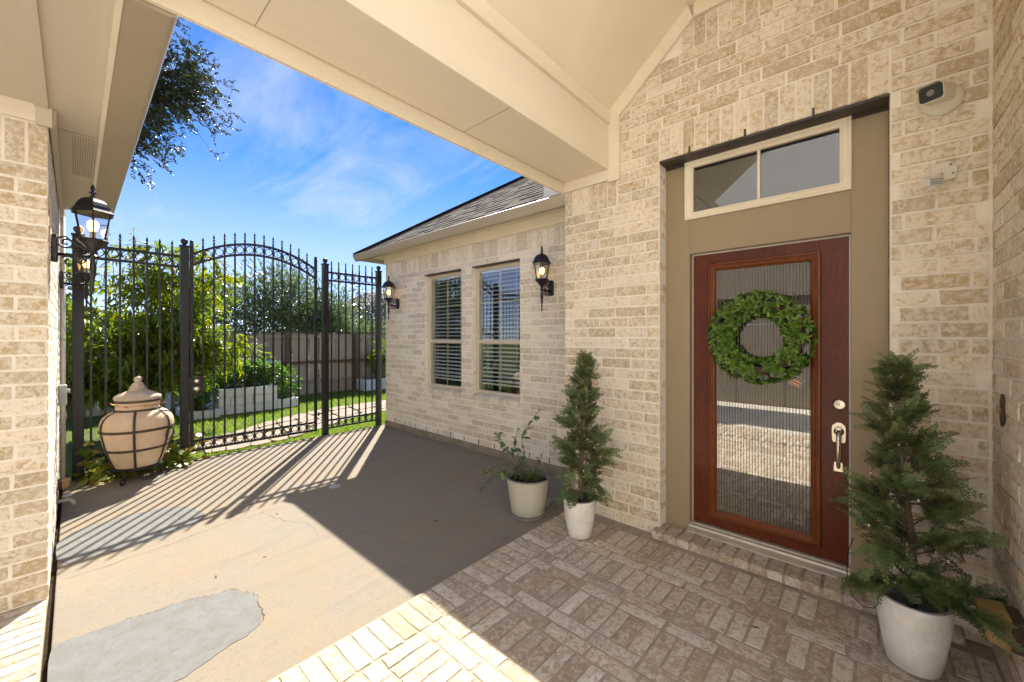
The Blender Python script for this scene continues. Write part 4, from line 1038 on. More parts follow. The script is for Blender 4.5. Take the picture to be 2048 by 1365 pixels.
def amber_box(label, loc, rz):
    t = thing('step_light', label, 'light', (0, 0, 0), group='amber covered wall step lights')
    g = MB(); g.prism([(-0.055, -0.05), (0.055, -0.05), (0.055, 0.05), (-0.055, 0.05)], 'x', 0, 0.03); g.build('base', M_('brown_iron'), t, bevel=0.006)
    g = MB(); vs = [(0.0302, -0.058, -0.055), (0.0302, 0.058, -0.055), (0.0302, 0.058, 0.058), (0.0302, -0.058, 0.058), (0.085, -0.05, -0.035), (0.085, 0.05, -0.035), (0.10, 0.05, 0.05), (0.10, -0.05, 0.05)]
    g.add(vs, [(0, 3, 2, 1), (4, 5, 6, 7), (0, 1, 5, 4), (1, 2, 6, 5), (2, 3, 7, 6), (3, 0, 4, 7)]); g.build('amber_cover', M_('amber_plastic'), t, bevel=0.008)
    t.location = loc; t.rotation_euler = (0, 0, rz); return t
amber_box('amber covered step light low on the right brick wall', (2.50, -0.453, 0.375), R(90)).scale = (1.25, 1.25, 1.25)
amber_box('amber covered step light low on the left brick wall', (-0.099, 5.45, 0.20), 0).scale = (0.8, 0.8, 0.8)
ob = thing('outlet_box', 'grey weatherproof outlet box on the left brick wall', 'outlet', (-0.1, 5.6, 1.0))
g = MB(); g.box(-0.099, -0.045, 5.55, 5.66, 0.90, 1.09); g.build('cover', M_('grey_plastic'), ob, bevel=0.008)
g = MB(); g.lathe([(0.02, 0), (0.02, 0.02), (0, 0.022)], 14, (-0.045, 5.60, 1.03), Matrix.Rotation(R(90), 4, 'Y')); g.build('knob', M_('grey_plastic'), ob, angle=40)
ft = thing('hose_tap', 'grey metal hose tap at the foot of the left wall', 'tap', (-0.1, 5.2, 0.08))
g = MB(); g.tube([(-0.105, 5.25, 0.10), (-0.03, 5.25, 0.10), (-0.01, 5.25, 0.085), (0.0, 5.25, 0.05)], 0.014, 10); g.build('spout', M_('grey_plastic'), ft, smooth=True)
g = MB(); g.lathe([(0.03, 0), (0.034, 0.004), (0.03, 0.008)], 8, (-0.04, 5.25, 0.135)); g.tube([(-0.04, 5.25, 0.10), (-0.04, 5.25, 0.14)], 0.006, 8); g.build('valve_wheel', M_('grey_plastic'), ft)
cd = thing('conduit', 'thin pale conduit running up the end of the left wall', 'pipe', (-0.07, 6.2, 0))
g = MB(); g.tube([(-0.078, 6.25, -0.05), (-0.078, 6.25, 2.79)], 0.018, 10); g.build('pipe', M_('white_strip'), cd, smooth=True)
for zz in (0.6, 1.5, 2.3):
    g = MB(); g.box(-0.1, -0.058, 6.22, 6.28, zz, zz + 0.02); g.build('clip', M_('grey_plastic'), cd)
# ------------------------------------------------------------------ clay jar in its iron stand
JX, JY = 0.475, 6.02
jr = thing('clay_jar', 'large lidded clay jar banded with iron straps on a scroll stand', 'jar', (JX, JY, -0.03))
prof = [(0.0, 0.125), (0.175, 0.125), (0.195, 0.135), (0.235, 0.24), (0.275, 0.38), (0.298, 0.50), (0.305, 0.57), (0.300, 0.62), (0.282, 0.665), (0.245, 0.705), (0.205, 0.728), (0.188, 0.738), (0.182, 0.76), (0.182, 0.80), (0.186, 0.805), (0.186, 0.84), (0.178, 0.85), (0.0, 0.85)]
g = MB(); g.lathe(prof, 48, (JX, JY, 0)); g.build('body', M_('clay'), jr, angle=35)
g = MB(); g.lathe([(0.0, 0.852), (0.190, 0.852), (0.196, 0.86), (0.196, 0.88), (0.190, 0.89), (0.150, 0.915), (0.100, 0.940), (0.078, 0.948), (0.080, 0.962), (0.068, 0.970), (0.068, 0.985), (0.058, 0.995), (0.050, 1.015), (0.036, 1.03), (0.024, 1.036), (0.03, 1.05), (0.036, 1.068), (0.030, 1.088), (0.015, 1.10), (0, 1.103)], 40, (JX, JY, 0)); g.build('lid', M_('clay_lid'), jr, angle=30)
def band(r, z, w=0.012, t=0.006):
    g = MB(); g.lathe([(r - 0.004, z - w), (r + t, z - w), (r + t, z + w), (r - 0.004, z + w)], 48, (JX, JY, 0)); g.build('iron_band', M_('brown_iron'), jr, angle=40)
band(0.186, 0.835, 0.010); band(0.192, 0.742, 0.010); band(0.303, 0.535, 0.013); band(0.262, 0.33, 0.012); band(0.188, 0.137, 0.012)
for k in range(6):
    a = R(20 + 60 * k)
    g = MB(); vs = []
    pf = [(r + 0.010, z) for r, z in prof[2:12]]
    for r, z in pf:
        for s in (-0.011, 0.011):
            for q in (-0.006, 0.0):
                rr = r + q; vs.append((JX + rr * math.cos(a) - s * math.sin(a), JY + rr * math.sin(a) + s * math.cos(a), z))
    fs = []
    for i in range(len(pf) - 1):
        o_ = 4 * i
        for x, y in ((0, 1), (1, 3), (3, 2), (2, 0)): fs.append((o_ + x, o_ + y, o_ + 4 + y, o_ + 4 + x))
    g.add(vs, fs); g.build('iron_strap', M_('brown_iron'), jr)
for a in (-40, 140):
    ca_, sa_ = math.cos(R(a)), math.sin(R(a)); c_ = Vector((JX + 0.32 * ca_, JY + 0.32 * sa_, 0.46)); tt = Vector((-sa_, ca_, 0))
    g = MB(); g.tube([c_ + tt * 0.058 * math.cos(k * math.pi / 10) + Vector((ca_ * 0.01, sa_ * 0.01, 0.062)) * math.sin(k * math.pi / 10) for k in range(20)], 0.008, 8, closed=True); g.build('ring_handle', M_('brown_iron'), jr, smooth=True)
g = MB(); g.tube([(JX + 0.186 * math.cos(R(k * 10)), JY + 0.186 * math.sin(R(k * 10)), 0.79 + 0.008 * math.sin(k)) for k in range(36)], 0.003, 6, closed=True)
for a in (150, -20, 240):
    ca_, sa_ = math.cos(R(a)), math.sin(R(a)); g.tube([(JX + 0.18 * ca_, JY + 0.18 * sa_, 0.79), (JX + 0.23 * ca_, JY + 0.23 * sa_, 0.795), (JX + 0.245 * ca_, JY + 0.245 * sa_, 0.81)], 0.006, 6)
g.build('wire_clamp', M_('copper'), jr, smooth=True)
g = MB(); g.lathe([(0.150, 0.108), (0.215, 0.108), (0.215, 0.124), (0.150, 0.124)], 40, (JX, JY, 0)); g.build('stand_ring', M_('iron'), jr, angle=40)
for a in (-125, -5, 115):
    ca_, sa_ = math.cos(R(a)), math.sin(R(a)); pts = []
    for k in range(5): pts.append((0.195, 0.11 - 0.022 * k))
    for k in range(16):
        q = k / 15; w = R(0 - 300 * q); rr = 0.036 * (1 - 0.35 * q); pts.append((0.195 + 0.036 + -rr * math.cos(w) , 0.013 - 0.004 + rr * math.sin(w) + 0.0))
    g = MB(); g.tube([(JX + r * ca_, JY + r * sa_, max(z, -0.0215)) for r, z in pts], 0.0085, 8); g.build('leg', M_('iron'), jr, smooth=True)

# ------------------------------------------------------------------ pots
def make_pot(label, x, y):
    t = thing('planter_pot', label, 'pot', (x, y, 0), group='white planters with small cedars')
    pf = [(0.0, 0.002), (0.078, 0.002), (0.088, 0.010), (0.102, 0.08), (0.116, 0.17), (0.124, 0.25), (0.126, 0.288), (0.123, 0.294), (0.108, 0.294)]
    g = MB(); g.lathe(pf, 48, (x, y, 0), caps=False); g.build('pot_wall', M_('white_ceramic'), t, angle=45)
    g = MB(); g.lathe([(0.1075, 0.2935), (0.102, 0.287), (0.098, 0.22), (0.0, 0.21)], 40, (x, y, 0), caps=False); g.build('pot_lining', M_('grey_rim'), t, angle=45)
    return t
def spray_mesh(n=6, L=1.0):
    """flat cedar spray: axis + alternating side shoots carrying little scales"""
    vs = []; fs = []
    def blade(p, d, w, l):
        d = d / np.linalg.norm(d); q = np.array([-d[1], d[0], 0.0]) * w; o = len(vs)
        vs.extend([p - q * 0.6, p + d * l * 0.5 - q, p + d * l, p + d * l * 0.5 + q]); fs.append((o, o + 1, o + 2, o + 3))
    ax = np.array([1.0, 0, 0])
    for i in range(n):
        t = (i + 0.3) / n; p = np.array([t * L, 0, -0.15 * t * t])
        blade(p, ax, 0.024, L / n * 1.5)
        for s in (-1, 1):
            d = np.array([0.75, 0.66 * s, -0.12]); l = 0.46 * (1 - t * 0.72) * random.uniform(0.75, 1.2)
            blade(p, d, 0.030, l)
            for k in (1, 2):
                pp = p + d * l * k / 3.0
                for s2 in (-1, 1):
                    d2 = np.array([d[0] * 0.75 - s2 * d[1] * 0.65, d[1] * 0.75 + s2 * d[0] * 0.65, -0.05]); blade(pp, d2, 0.024, l * 0.42)
    return np.array(vs), np.array(fs)
def cedar(t_label, x, y, z0, z1, rmax, seed, lean=(0, 0), extra=()):
    t = thing('cedar_topiary', t_label, 'plant', (x, y, z0 - 0.06), group='small potted cedars')
    rg_ = np.random.default_rng(seed); random.seed(seed)
    H_ = z1 - z0
    g = MB(); tr = [(x + lean[0] * k / 6 + rg_.normal(0, 0.006), y + lean[1] * k / 6 + rg_.normal(0, 0.006), z0 - 0.07 + (H_ + 0.02) * k / 6) for k in range(7)]
    g.tube(tr, [0.016, 0.014, 0.013, 0.011, 0.009, 0.006, 0.003], 8); g.build('trunk', M_('bark'), t, smooth=True)
    P, D, S, TN = [], [], [], []; bt = MB()
    def rad(q): return rmax * (0.52 + 0.48 * min(1, q / 0.22)) * (1 - max(0, q - 0.22) / 0.80) ** 0.9
    nb = 62
    for i in range(nb):
        q = (i + rg_.uniform(0, 1)) / nb; q = (math.floor(q * 9) + 0.5 + 0.62 * (q * 9 - math.floor(q * 9) - 0.5)) / 9; a = i * 2.39996 + rg_.normal(0, 0.3)
        L = max(0.03, rad(q) * rg_.choice([0.6, 0.85, 1.05, 1.25]) * rg_.uniform(0.85, 1.1)); el = rg_.uniform(-0.35, 0.65) + 0.8 * q
        base = np.array([x + lean[0] * q, y + lean[1] * q, z0 + 0.03 + H_ * 0.93 * q])
        d = np.array([math.cos(a) * math.cos(el), math.sin(a) * math.cos(el), math.sin(el)])
        if base[0] + d[0] * L > 3.0: L = max(0.04, (3.0 - base[0]) / max(d[0], 0.2) * 0.9)
        if base[1] + d[1] * L < -0.43: L = max(0.04, (base[1] + 0.43) / max(-d[1], 0.2) * 0.9)
        bt.tube([base, base + d * L * 0.55 + (0, 0, -0.01 * L), base + d * L * 0.8], [0.004, 0.0028, 0.0015], 5)
        ns = 7 + int(L * 42)
        for k in range(ns):
            f = 0.30 + 0.70 * (k + rg_.uniform(0, 1)) / ns
            dd = d + rg_.normal(0, 0.6, 3) * (1.0 - 0.4 * f); dd[2] -= 0.1
            P.append(base + d * L * f * 0.80 + rg_.normal(0, 0.008, 3)); D.append(dd); S.append(rg_.uniform(0.085, 0.145) * (0.72 + 0.28 * (1 - q))); TN.append(min(1, max(0, 0.15 + 0.65 * f + rg_.normal(0, 0.22))))  # tone darkens towards the trunk, inner shade put into the colour
    for (vec, L) in extra:
        d = np.array(vec, float); d /= np.linalg.norm(d); base = np.array([x, y, z0 + 0.10])
        bt.tube([base, base + d * L * 0.9], [0.006, 0.002], 5)
        for k in range(34):
            f = 0.3 + 0.7 * k / 34; P.append(base + d * L * f); D.append(d + rg_.normal(0, 0.35, 3)); S.append(0.12 - 0.03 * f); TN.append(rg_.uniform(0.3, 1))
    bt.build('branches', M_('bark'), t)['kind'] = 'stuff'
    for vrt in range(3):
        tv, tf_ = spray_mesh(); idx = [i for i in range(len(P)) if i % 3 == vrt]
        D_ = np.array(D)[idx]; rot = frames(D_, rg_.normal(0, 0.6, (len(idx), 3)) + [0, 0, 1.0])
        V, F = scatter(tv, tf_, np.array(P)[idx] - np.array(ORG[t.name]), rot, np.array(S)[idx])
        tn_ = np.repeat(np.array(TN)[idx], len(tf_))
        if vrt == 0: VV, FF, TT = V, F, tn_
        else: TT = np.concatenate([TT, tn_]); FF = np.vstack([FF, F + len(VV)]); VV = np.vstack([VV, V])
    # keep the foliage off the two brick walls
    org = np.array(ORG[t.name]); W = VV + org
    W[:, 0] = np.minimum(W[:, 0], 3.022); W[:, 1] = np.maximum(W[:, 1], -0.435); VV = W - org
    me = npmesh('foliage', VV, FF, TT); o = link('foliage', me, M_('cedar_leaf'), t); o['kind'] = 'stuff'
    # thin string of fairy lights wound round it
    pts = []
    for k in range(70):
        q = 0.95 * (1 - k / 70); a = k * 0.42; r_ = rad(q) * 0.62; pts.append((min(3.0, x + lean[0] * q + r_ * math.cos(a)), max(-0.42, y + lean[1] * q + r_ * math.sin(a)), z0 + 0.05 + H_ * 0.9 * q))
    g = MB(); g.tube(pts, 0.0014, 4); o = g.build('light_string', M_('dark_lintel'), t)
    for k in range(2, 70, 4):
        g = MB(); g.lathe([(0.002, -0.005), (0.004, 0.0), (0.003, 0.006), (0, 0.008)], 6, pts[k]); g.build('light_bulb', M_('white_plastic'), o)
    return t
PA, PB = (2.63, 1.665), (2.635, -0.155)
make_pot('white planter pot left of the door on the porch bricks', *PA); make_pot('white planter pot right of the door in the wall corner', *PB).scale = (1.05, 1.05, 1.09)
cedar('slender potted cedar left of the door against the brick wall', PA[0], PA[1], 0.275, 1.42, 0.25, 11, (0.05, -0.02))
cedar('fuller potted cedar right of the door with one long low branch', PB[0], PB[1], 0.295, 1.47, 0.285, 23, (0.06, 0.05), [((0.05, -0.75, 0.02), 0.26), ((-0.75, -0.6, 0.1), 0.33), ((-0.35, 0.5, -0.05), 0.24)])
wr_ = thing('light_wire', 'thin black wire hanging from the cedar beside the front door', 'wire', (2.7, 0.02, 0.1))
pts = [(2.80, 0.06, 0.46), (2.90, 0.085, 0.33), (2.925, 0.09, 0.22), (2.93, 0.085, 0.14), (2.90, 0.06, 0.09), (2.85, 0.02, 0.085), (2.80, -0.02, 0.12), (2.74, -0.08, 0.285), (2.70, -0.10, 0.30)]
g = MB(); g.tube(pts, 0.0022, 6); g.build('strand', M_('black_plastic'), wr_, smooth=True)
wr_ = thing('light_wire', 'thin black wire looping between the two potted plants', 'wire', (2.7, 1.9, 0.1))
g = MB(); g.tube([(2.66, 1.80, 0.36), (2.68, 1.86, 0.27), (2.66, 1.90, 0.22), (2.69, 1.93, 0.10), (2.72, 1.93, 0.03), (2.74, 1.90, 0.005), (2.72, 1.83, 0.004)], 0.0022, 6); g.build('strand', M_('black_plastic'), wr_, smooth=True)
cc = thing('cord_coil', 'coiled pale cord on the concrete behind the large pot', 'cord', (2.9, 2.2, -0.03))
g = MB(); g.tube([(2.90 + 0.07 * math.cos(k * 0.5) * (1 + 0.01 * k), 2.24 + 0.05 * math.sin(k * 0.5), -0.022 + 0.0007 * k) for k in range(40)] + [(3.1, 2.2, -0.02), (3.3, 2.22, -0.024)], 0.005, 6); g.build('coil', M_('grey_plastic'), cc, smooth=True)

# large ivory pot with a leggy plant
QX, QY = 2.70, 2.245
bp = thing('large_pot', 'large ivory plastic pot standing on the concrete by the brick edge', 'pot', (QX, QY, -0.03))
g = MB(); g.lathe([(0.0, -0.008), (0.138, -0.008), (0.148, 0.0), (0.162, 0.10), (0.178, 0.22), (0.190, 0.30)], 48, (QX, QY, 0), caps=False); g.build('pot_wall', M_('ivory_plastic'), bp, angle=50)
g = MB(); g.lathe([(0.150, -0.029), (0.162, -0.029), (0.165, -0.012), (0.158, -0.010), (0.0, -0.0095)], 40, (QX, QY, 0)); g.build('saucer', M_('grey_rim'), bp, angle=50)
g = MB(); g.lathe([(0.1895, 0.296), (0.196, 0.300), (0.196, 0.308), (0.186, 0.310), (0.178, 0.29), (0.172, 0.255)], 48, (QX, QY, 0), caps=False); g.build('rim', M_('grey_rim'), bp, angle=50)
g = MB(); g.lathe([(0.174, 0.262), (0.12, 0.272), (0.0, 0.275)], 32, (QX, QY, 0), caps=False); g.build('soil_fill', M_('soil'), bp)
LEAF_V = np.array([(0, 0, 0), (0.3, -0.26, 0.05), (0.7, -0.2, 0.03), (1.0, 0, -0.06), (0.7, 0.2, 0.03), (0.3, 0.26, 0.05), (0.5, 0, -0.03)])
LEAF_F = np.array([(0, 1, 6), (1, 2, 6), (2, 3, 6), (3, 4, 6), (4, 5, 6), (5, 0, 6)])
LEAF_V = LEAF_V - 0.0
LANCE_V = np.array([(0, 0, 0), (0.25, -0.09, 0.0), (0.6, -0.085, -0.10), (1.0, 0, -0.32), (0.6, 0.085, -0.10), (0.25, 0.09, 0.0)])
LANCE_F = np.array([(0, 1, 4, 5), (1, 2, 3, 4)])
def leaf_objs(parent, mt, tv, tf_, pos, dirs, scl, most, name='leaf', nrm=None, seed=1, restname='leaf_mass'):
    rg_ = np.random.default_rng(seed); pos = np.array(pos, float); dirs = np.array(dirs, float); scl = np.array(scl, float)
    nrm = rg_.normal(0, 0.5, (len(pos), 3)) + [0, 0, 1.0] if nrm is None else np.array(nrm, float)
    rot = frames(dirs, nrm); org = np.array(ORG[parent.name])
    order = np.argsort([np.linalg.norm(p - np.array([0, 0, CAM_H])) / s for p, s in zip(pos, scl)])
    me = npmesh(name, tv, tf_); me.materials.append(mt); me.polygons.foreach_set('use_smooth', [True] * len(me.polygons))
    for i in order[:most]:
        M = Matrix(np.column_stack([np.vstack([rot[i] * scl[i], [0, 0, 0]]), np.append(pos[i] - org, 1)]).tolist())
        o = bpy.data.objects.new(name, me); C.objects.link(o); o.parent = parent; o.matrix_local = M
    rest = order[most:]
    if len(rest):
        V, F = scatter(tv, tf_, pos[rest] - org, rot[rest], scl[rest])
        o = link(restname, npmesh(restname, V, F), mt, parent); o['kind'] = 'stuff'
lp = thing('leggy_plant', 'leggy leafy plant with thin grass growing in the ivory pot', 'plant', (QX, QY, 0.27))
stems = [[(0, 0, 0), (0.02, 0.05, 0.18), (0.00, 0.07, 0.34), (0.05, 0.03, 0.48), (0.10, -0.04, 0.60)],
         [(0, 0.02, 0), (-0.04, 0.10, 0.14), (-0.09, 0.16, 0.26), (-0.14, 0.19, 0.34), (-0.19, 0.20, 0.40)],
         [(-0.02, 0, 0), (-0.10, 0.10, 0.10), (-0.18, 0.20, 0.06), (-0.24, 0.26, -0.02), (-0.28, 0.30, -0.10)],
         [(-0.02, 0.02, 0), (-0.10, 0.12, 0.13), (-0.20, 0.22, 0.12), (-0.27, 0.27, 0.06)],
         [(0.03, -0.02, 0), (0.06, -0.06, 0.12), (0.08, -0.10, 0.22)], [(0, 0.02, 0), (-0.03, 0.09, 0.2), (-0.05, 0.12, 0.32), (-0.02, 0.1, 0.42)]]
P, D, S = [], [], []
rr_ = np.random.default_rng(5)
for st in stems:
    pts = [Vector(p) + Vector((QX, QY, 0.27)) for p in st]
    g = MB(); g.tube(pts, [0.0045 - 0.0008 * i for i in range(len(pts))], 6); g.build('stem', M_('bark'), lp, smooth=True)
    for a, b_ in zip(pts[:-1], pts[1:]):
        for k in range(7):
            if a is pts[0] and k < 2: continue
            p = a.lerp(b_, k / 7); P.append(p); d = (b_ - a).normalized() * 0.4 + Vector(rr_.normal(0, 0.7, 3)); d.z -= 0.15
            D.append(d); S.append(rr_.uniform(0.035, 0.078))
    P.append(pts[-1]); D.append(pts[-1] - pts[-2]); S.append(0.035)
leaf_objs(lp, M_('pot_leaf'), LEAF_V, LEAF_F, P, D, S, 150, seed=3)
def blades(name, n, rgen, mt, parent, w=0.0035, seg=4, droop=0.6):
    vs = []; fs = []
    for _ in range(n):
        p, d, L = rgen(); q = Vector((-d.y, d.x, 0)); q = q.normalized() * w if q.length > 1e-6 else Vector((w, 0, 0)); o = len(vs)
        for k in range(seg + 1):
            t = k / seg; c_ = p + d * L * t + Vector((0, 0, -droop * L * t * t)) ; ww_ = (1 - t) * 0.95 + 0.05
            vs += [c_ - q * ww_, c_ + q * ww_]
        fs += [(o + 2 * k, o + 2 * k + 1, o + 2 * k + 3, o + 2 * k + 2) for k in range(seg)]
    org = ORG.get(parent.name, (0, 0, 0)) if parent is not None else (0, 0, 0)
    V = np.array([tuple(v) for v in vs]) - np.array(org)
    o = link(name, npmesh(name, V, np.array(fs)), mt, parent); o['kind'] = 'stuff'; return o
def gg():
    a = random.uniform(0, 6.28); el = random.uniform(0.5, 1.45); r_ = random.uniform(0, 0.09)
    return Vector((QX + 0.03 + r_ * math.cos(a * 3), QY - 0.02 + r_ * math.sin(a * 3), 0.265)), Vector((math.cos(a) * math.cos(el), math.sin(a) * math.cos(el), math.sin(el))), random.uniform(0.12, 0.27)
blades('grass_tuft', 150, gg, M_('pot_grass'), lp, 0.0022, 5, 0.55)

# ------------------------------------------------------------------ wreath on the door
WX, WY, WZ = 3.145, 0.565, 1.535
wt_ = thing('wreath', 'round green leaf wreath hung on the glass of the front door', 'wreath', (WX, WY, WZ))
g = MB(); g.tube([(WX + 0.025, WY + 0.225 * math.cos(R(k * 10)), WZ + 0.225 * math.sin(R(k * 10))) for k in range(36)], 0.028, 8, closed=True); g.build('twig_ring', M_('bark'), wt_, smooth=True)
P, D, S, Nn = [], [], [], []
r3 = np.random.default_rng(9)
for i in range(480):
    a = r3.uniform(0, 2 * math.pi); ph = r3.uniform(-2.0, 2.0)
    rad_ = 0.232 + 0.070 * math.sin(ph); out = -0.062 * math.cos(ph)
    cp = np.array([WX + 0.02 + out, WY + rad_ * math.cos(a), WZ + rad_ * math.sin(a)])
    nr = np.array([-math.cos(ph), math.sin(ph) * math.cos(a), math.sin(ph) * math.sin(a)]); tg = np.array([0, -math.sin(a), math.cos(a)])
    nl = r3.integers(3, 6)
    for k in range(nl):
        w = 2 * math.pi * k / nl + r3.uniform(0, 1); sd = np.cross(nr, tg)
        d = nr * r3.uniform(0.25, 0.8) + (tg * math.cos(w) + sd * math.sin(w)) * 0.9 + tg * 0.25
        if cp[0] + d[0] * 0.045 > XS - 0.012: d[0] = -abs(d[0]) * 0.2
        P.append(cp); D.append(d); S.append(r3.uniform(0.034, 0.048)); Nn.append(nr + r3.normal(0, 0.15, 3))
leaf_objs(wt_, M_('wreath_leaf'), LEAF_V * [1, 0.85, 1.6], LEAF_F, P, D, S, 300, nrm=Nn, seed=4)
bb = Matrix.Translation((3.185, 0.352, 1.238)) @ Matrix.Rotation(R(28), 4, 'X')
body(rrect(0.036, 0.024, 0.004), -0.012, 0.012, bb, 'battery_box', M_('clear_box'), wt_)
for s in (-0.009, 0.009):
    g = MB(); g.lathe([(0.007, -0.026), (0.007, 0.022), (0.003, 0.0225), (0.003, 0.026)], 12, (0, 0, 0), bb @ Matrix.Translation((0, 0, s)) @ Matrix.Rotation(R(90), 4, 'X')); g.build('battery', M_('copper'), wt_, angle=40)

# ------------------------------------------------------------------ back garden
# wooden fence
FY = 11.7
wf = thing('wood_fence', 'weathered grey board fence along the back of the garden', 'fence', (3.5, FY, 0))
bm_ = []
for i in range(4):
    g = MB(); h = 1.70 + 0.015 * i; g.prism([(-0.068, 0), (0.068, 0), (0.068, h), (-0.068, h)], 'y', -0.009, 0.009); me = g.mesh('board'); me.materials.append(M_('grey_wood')); bm_.append(me)
x = -3.0
while x < 9.0:
    put('board', random.choice(bm_), wf, (x, FY + random.uniform(-0.004, 0.004), -0.08)).rotation_euler = (0, random.gauss(0, 0.006), 0); x += 0.1415
for zz in (0.24, 0.78, 1.50):
    g = MB(); g.box(-3, 9, FY - 0.055, FY - 0.0135, zz, zz + 0.085); g.build('rail', M_('brown_wood' if zz == 0.78 else 'grey_wood'), wf)
for x in (-2.0, -0.05, 1.9, 3.85, 5.75, 7.7):
    g = MB(); g.box(x - 0.045, x + 0.045, FY - 0.1455, FY - 0.0555, -0.1, 1.63); g.build('post', M_('brown_wood'), wf)
g = MB(); g.box(-3, 9, FY - 0.07, FY + 0.03, 1.655, 1.675); g.build('cap_board', M_('brown_wood'), wf)
# white block planters
def block_planter(label, x0, x1, y0, y1, z1, bl=0.40, bh=0.20):
    t = thing('block_planter', label, 'planter', ((x0 + x1) / 2, y0, -0.07))
    g = MB(); g.box(x0 + 0.02, x1 - 0.02, y0 + 0.10, y1, -0.08, z1 - 0.06); g.build('soil_fill', M_('soil'), t)
    rows = max(1, round((z1 + 0.07) / bh)); h = (z1 + 0.07) / rows
    def run(a, b_, fix, ax):
        for r_ in range(rows):
            q = a - (bl / 2 if r_ % 2 else 0)
            while q < b_ - 0.01:
                s, e = max(q, a), min(q + bl, b_)
                if e - s > 0.03:
                    g = MB()
                    if ax == 'x': g.box(s + 0.003, e - 0.003, fix, fix + 0.10, -0.07 + r_ * h + 0.003, -0.07 + (r_ + 1) * h - 0.003)
                    else: g.box(fix, fix + 0.10, s + 0.003, e - 0.003, -0.07 + r_ * h + 0.003, -0.07 + (r_ + 1) * h - 0.003)
                    g.build('block', M_('white_block'), t, bevel=0.006)
                q += bl
    run(x0, x1, y0, 'x'); run(y0 + 0.105, y1, x0, 'y'); run(y0 + 0.105, y1, x1 - 0.10, 'y')
block_planter('tall white block planter full of leafy greens beyond the gate', 1.97, 3.04, 9.8, 10.9, 0.46)
block_planter('low white block planter stepping down to the right of the tall one', 3.05, 3.52, 9.82, 10.8, 0.13)
block_planter('low white block planter just left of the tall one', 1.40, 1.96, 9.6, 10.6, 0.10)
block_planter('white block planter against the fence by the brick wing', 5.72, 7.2, 11.0, 11.5, 0.27)
wb = thing('white_shelf', 'white board shelf above the greens against the fence', 'shelf', (2.6, 11.4, 0.8))
g = MB(); g.box(1.2, 3.6, 11.2, 11.54, 0.86, 0.93); g.build('board', M_('white_block'), wb, bevel=0.004)
for x in (1.35, 2.4, 3.45):
    g = MB(); g.box(x, x + 0.08, 11.44, 11.54, -0.08, 0.8597); g.build('leg', M_('white_block'), wb)

def bush(name, label, c, r, n, mt, tv, tf_, size, cat='shrub', group=None, stems=6, ground=-0.07, seed=1, droop=0.0, up=0.3, lump=0.35, low=-0.6):
    rg_ = np.random.default_rng(seed); c = np.array(c, float); r = np.array(r, float)
    t = thing(name, label, cat, (c[0], c[1], ground), group=group)
    nc = max(6, int(n / 60)); cl = rg_.normal(0, 1, (nc, 3)); cl /= np.linalg.norm(cl, axis=1)[:, None]; cl *= rg_.uniform(0.35, 0.95, nc)[:, None]; cl[:, 2] = np.maximum(cl[:, 2], low)
    cp = c + cl * r
    g = MB()
    for i in range(min(nc, stems * 3)):
        q = cp[i]; b0 = Vector((c[0] + (q[0] - c[0]) * 0.15, c[1] + (q[1] - c[1]) * 0.15, ground)); m_ = Vector((c[0] + (q[0] - c[0]) * 0.5, c[1] + (q[1] - c[1]) * 0.5, (ground + q[2]) / 2 + 0.1)); g.tube([b0, m_, Vector(q)], [0.012, 0.008, 0.003], 5)
    g.build('stems', M_('bark'), t)['kind'] = 'stuff'
    k = rg_.integers(0, nc, n); off = rg_.normal(0, 1, (n, 3)) * r.mean() * lump * 0.62; P = cp[k] + off
    P[:, 2] = np.maximum(P[:, 2], ground + 0.02)
    d = (P - cp[k]) / (np.linalg.norm(P - cp[k], axis=1)[:, None] + 1e-6) * 0.6 + rg_.normal(0, 0.5, (n, 3)) + (P - c) / r * 0.4; d[:, 2] += up - droop
    rot = frames(d, rg_.normal(0, 0.6, (n, 3)) + [0, 0, 1.0])
    V, F = scatter(tv, tf_, P - np.array(ORG[t.name]), rot, rg_.uniform(size[0], size[1], n))
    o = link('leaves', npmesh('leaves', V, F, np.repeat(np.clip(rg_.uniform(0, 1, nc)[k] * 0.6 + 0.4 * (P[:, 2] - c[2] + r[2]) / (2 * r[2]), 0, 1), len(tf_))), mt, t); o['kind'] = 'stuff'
    return t
hv, hf = LEAF_V, LEAF_F
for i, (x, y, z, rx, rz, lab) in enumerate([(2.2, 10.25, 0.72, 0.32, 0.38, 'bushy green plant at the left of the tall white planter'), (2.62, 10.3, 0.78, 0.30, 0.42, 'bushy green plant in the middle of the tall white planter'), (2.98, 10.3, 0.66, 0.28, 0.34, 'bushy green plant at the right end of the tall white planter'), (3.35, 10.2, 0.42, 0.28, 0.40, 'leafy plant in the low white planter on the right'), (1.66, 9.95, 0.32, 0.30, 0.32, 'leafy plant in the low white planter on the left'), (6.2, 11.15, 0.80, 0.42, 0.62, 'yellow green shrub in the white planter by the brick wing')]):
    bush('garden_plant', lab, (x, y, z), (rx, 0.28, rz), 700 if i < 5 else 1000, M_('herb_leaf' if i < 5 else 'peach_leaf'), hv, hf, (0.05, 0.10), 'plant', 'leafy plants in the white planters', seed=20 + i, ground=0.05)

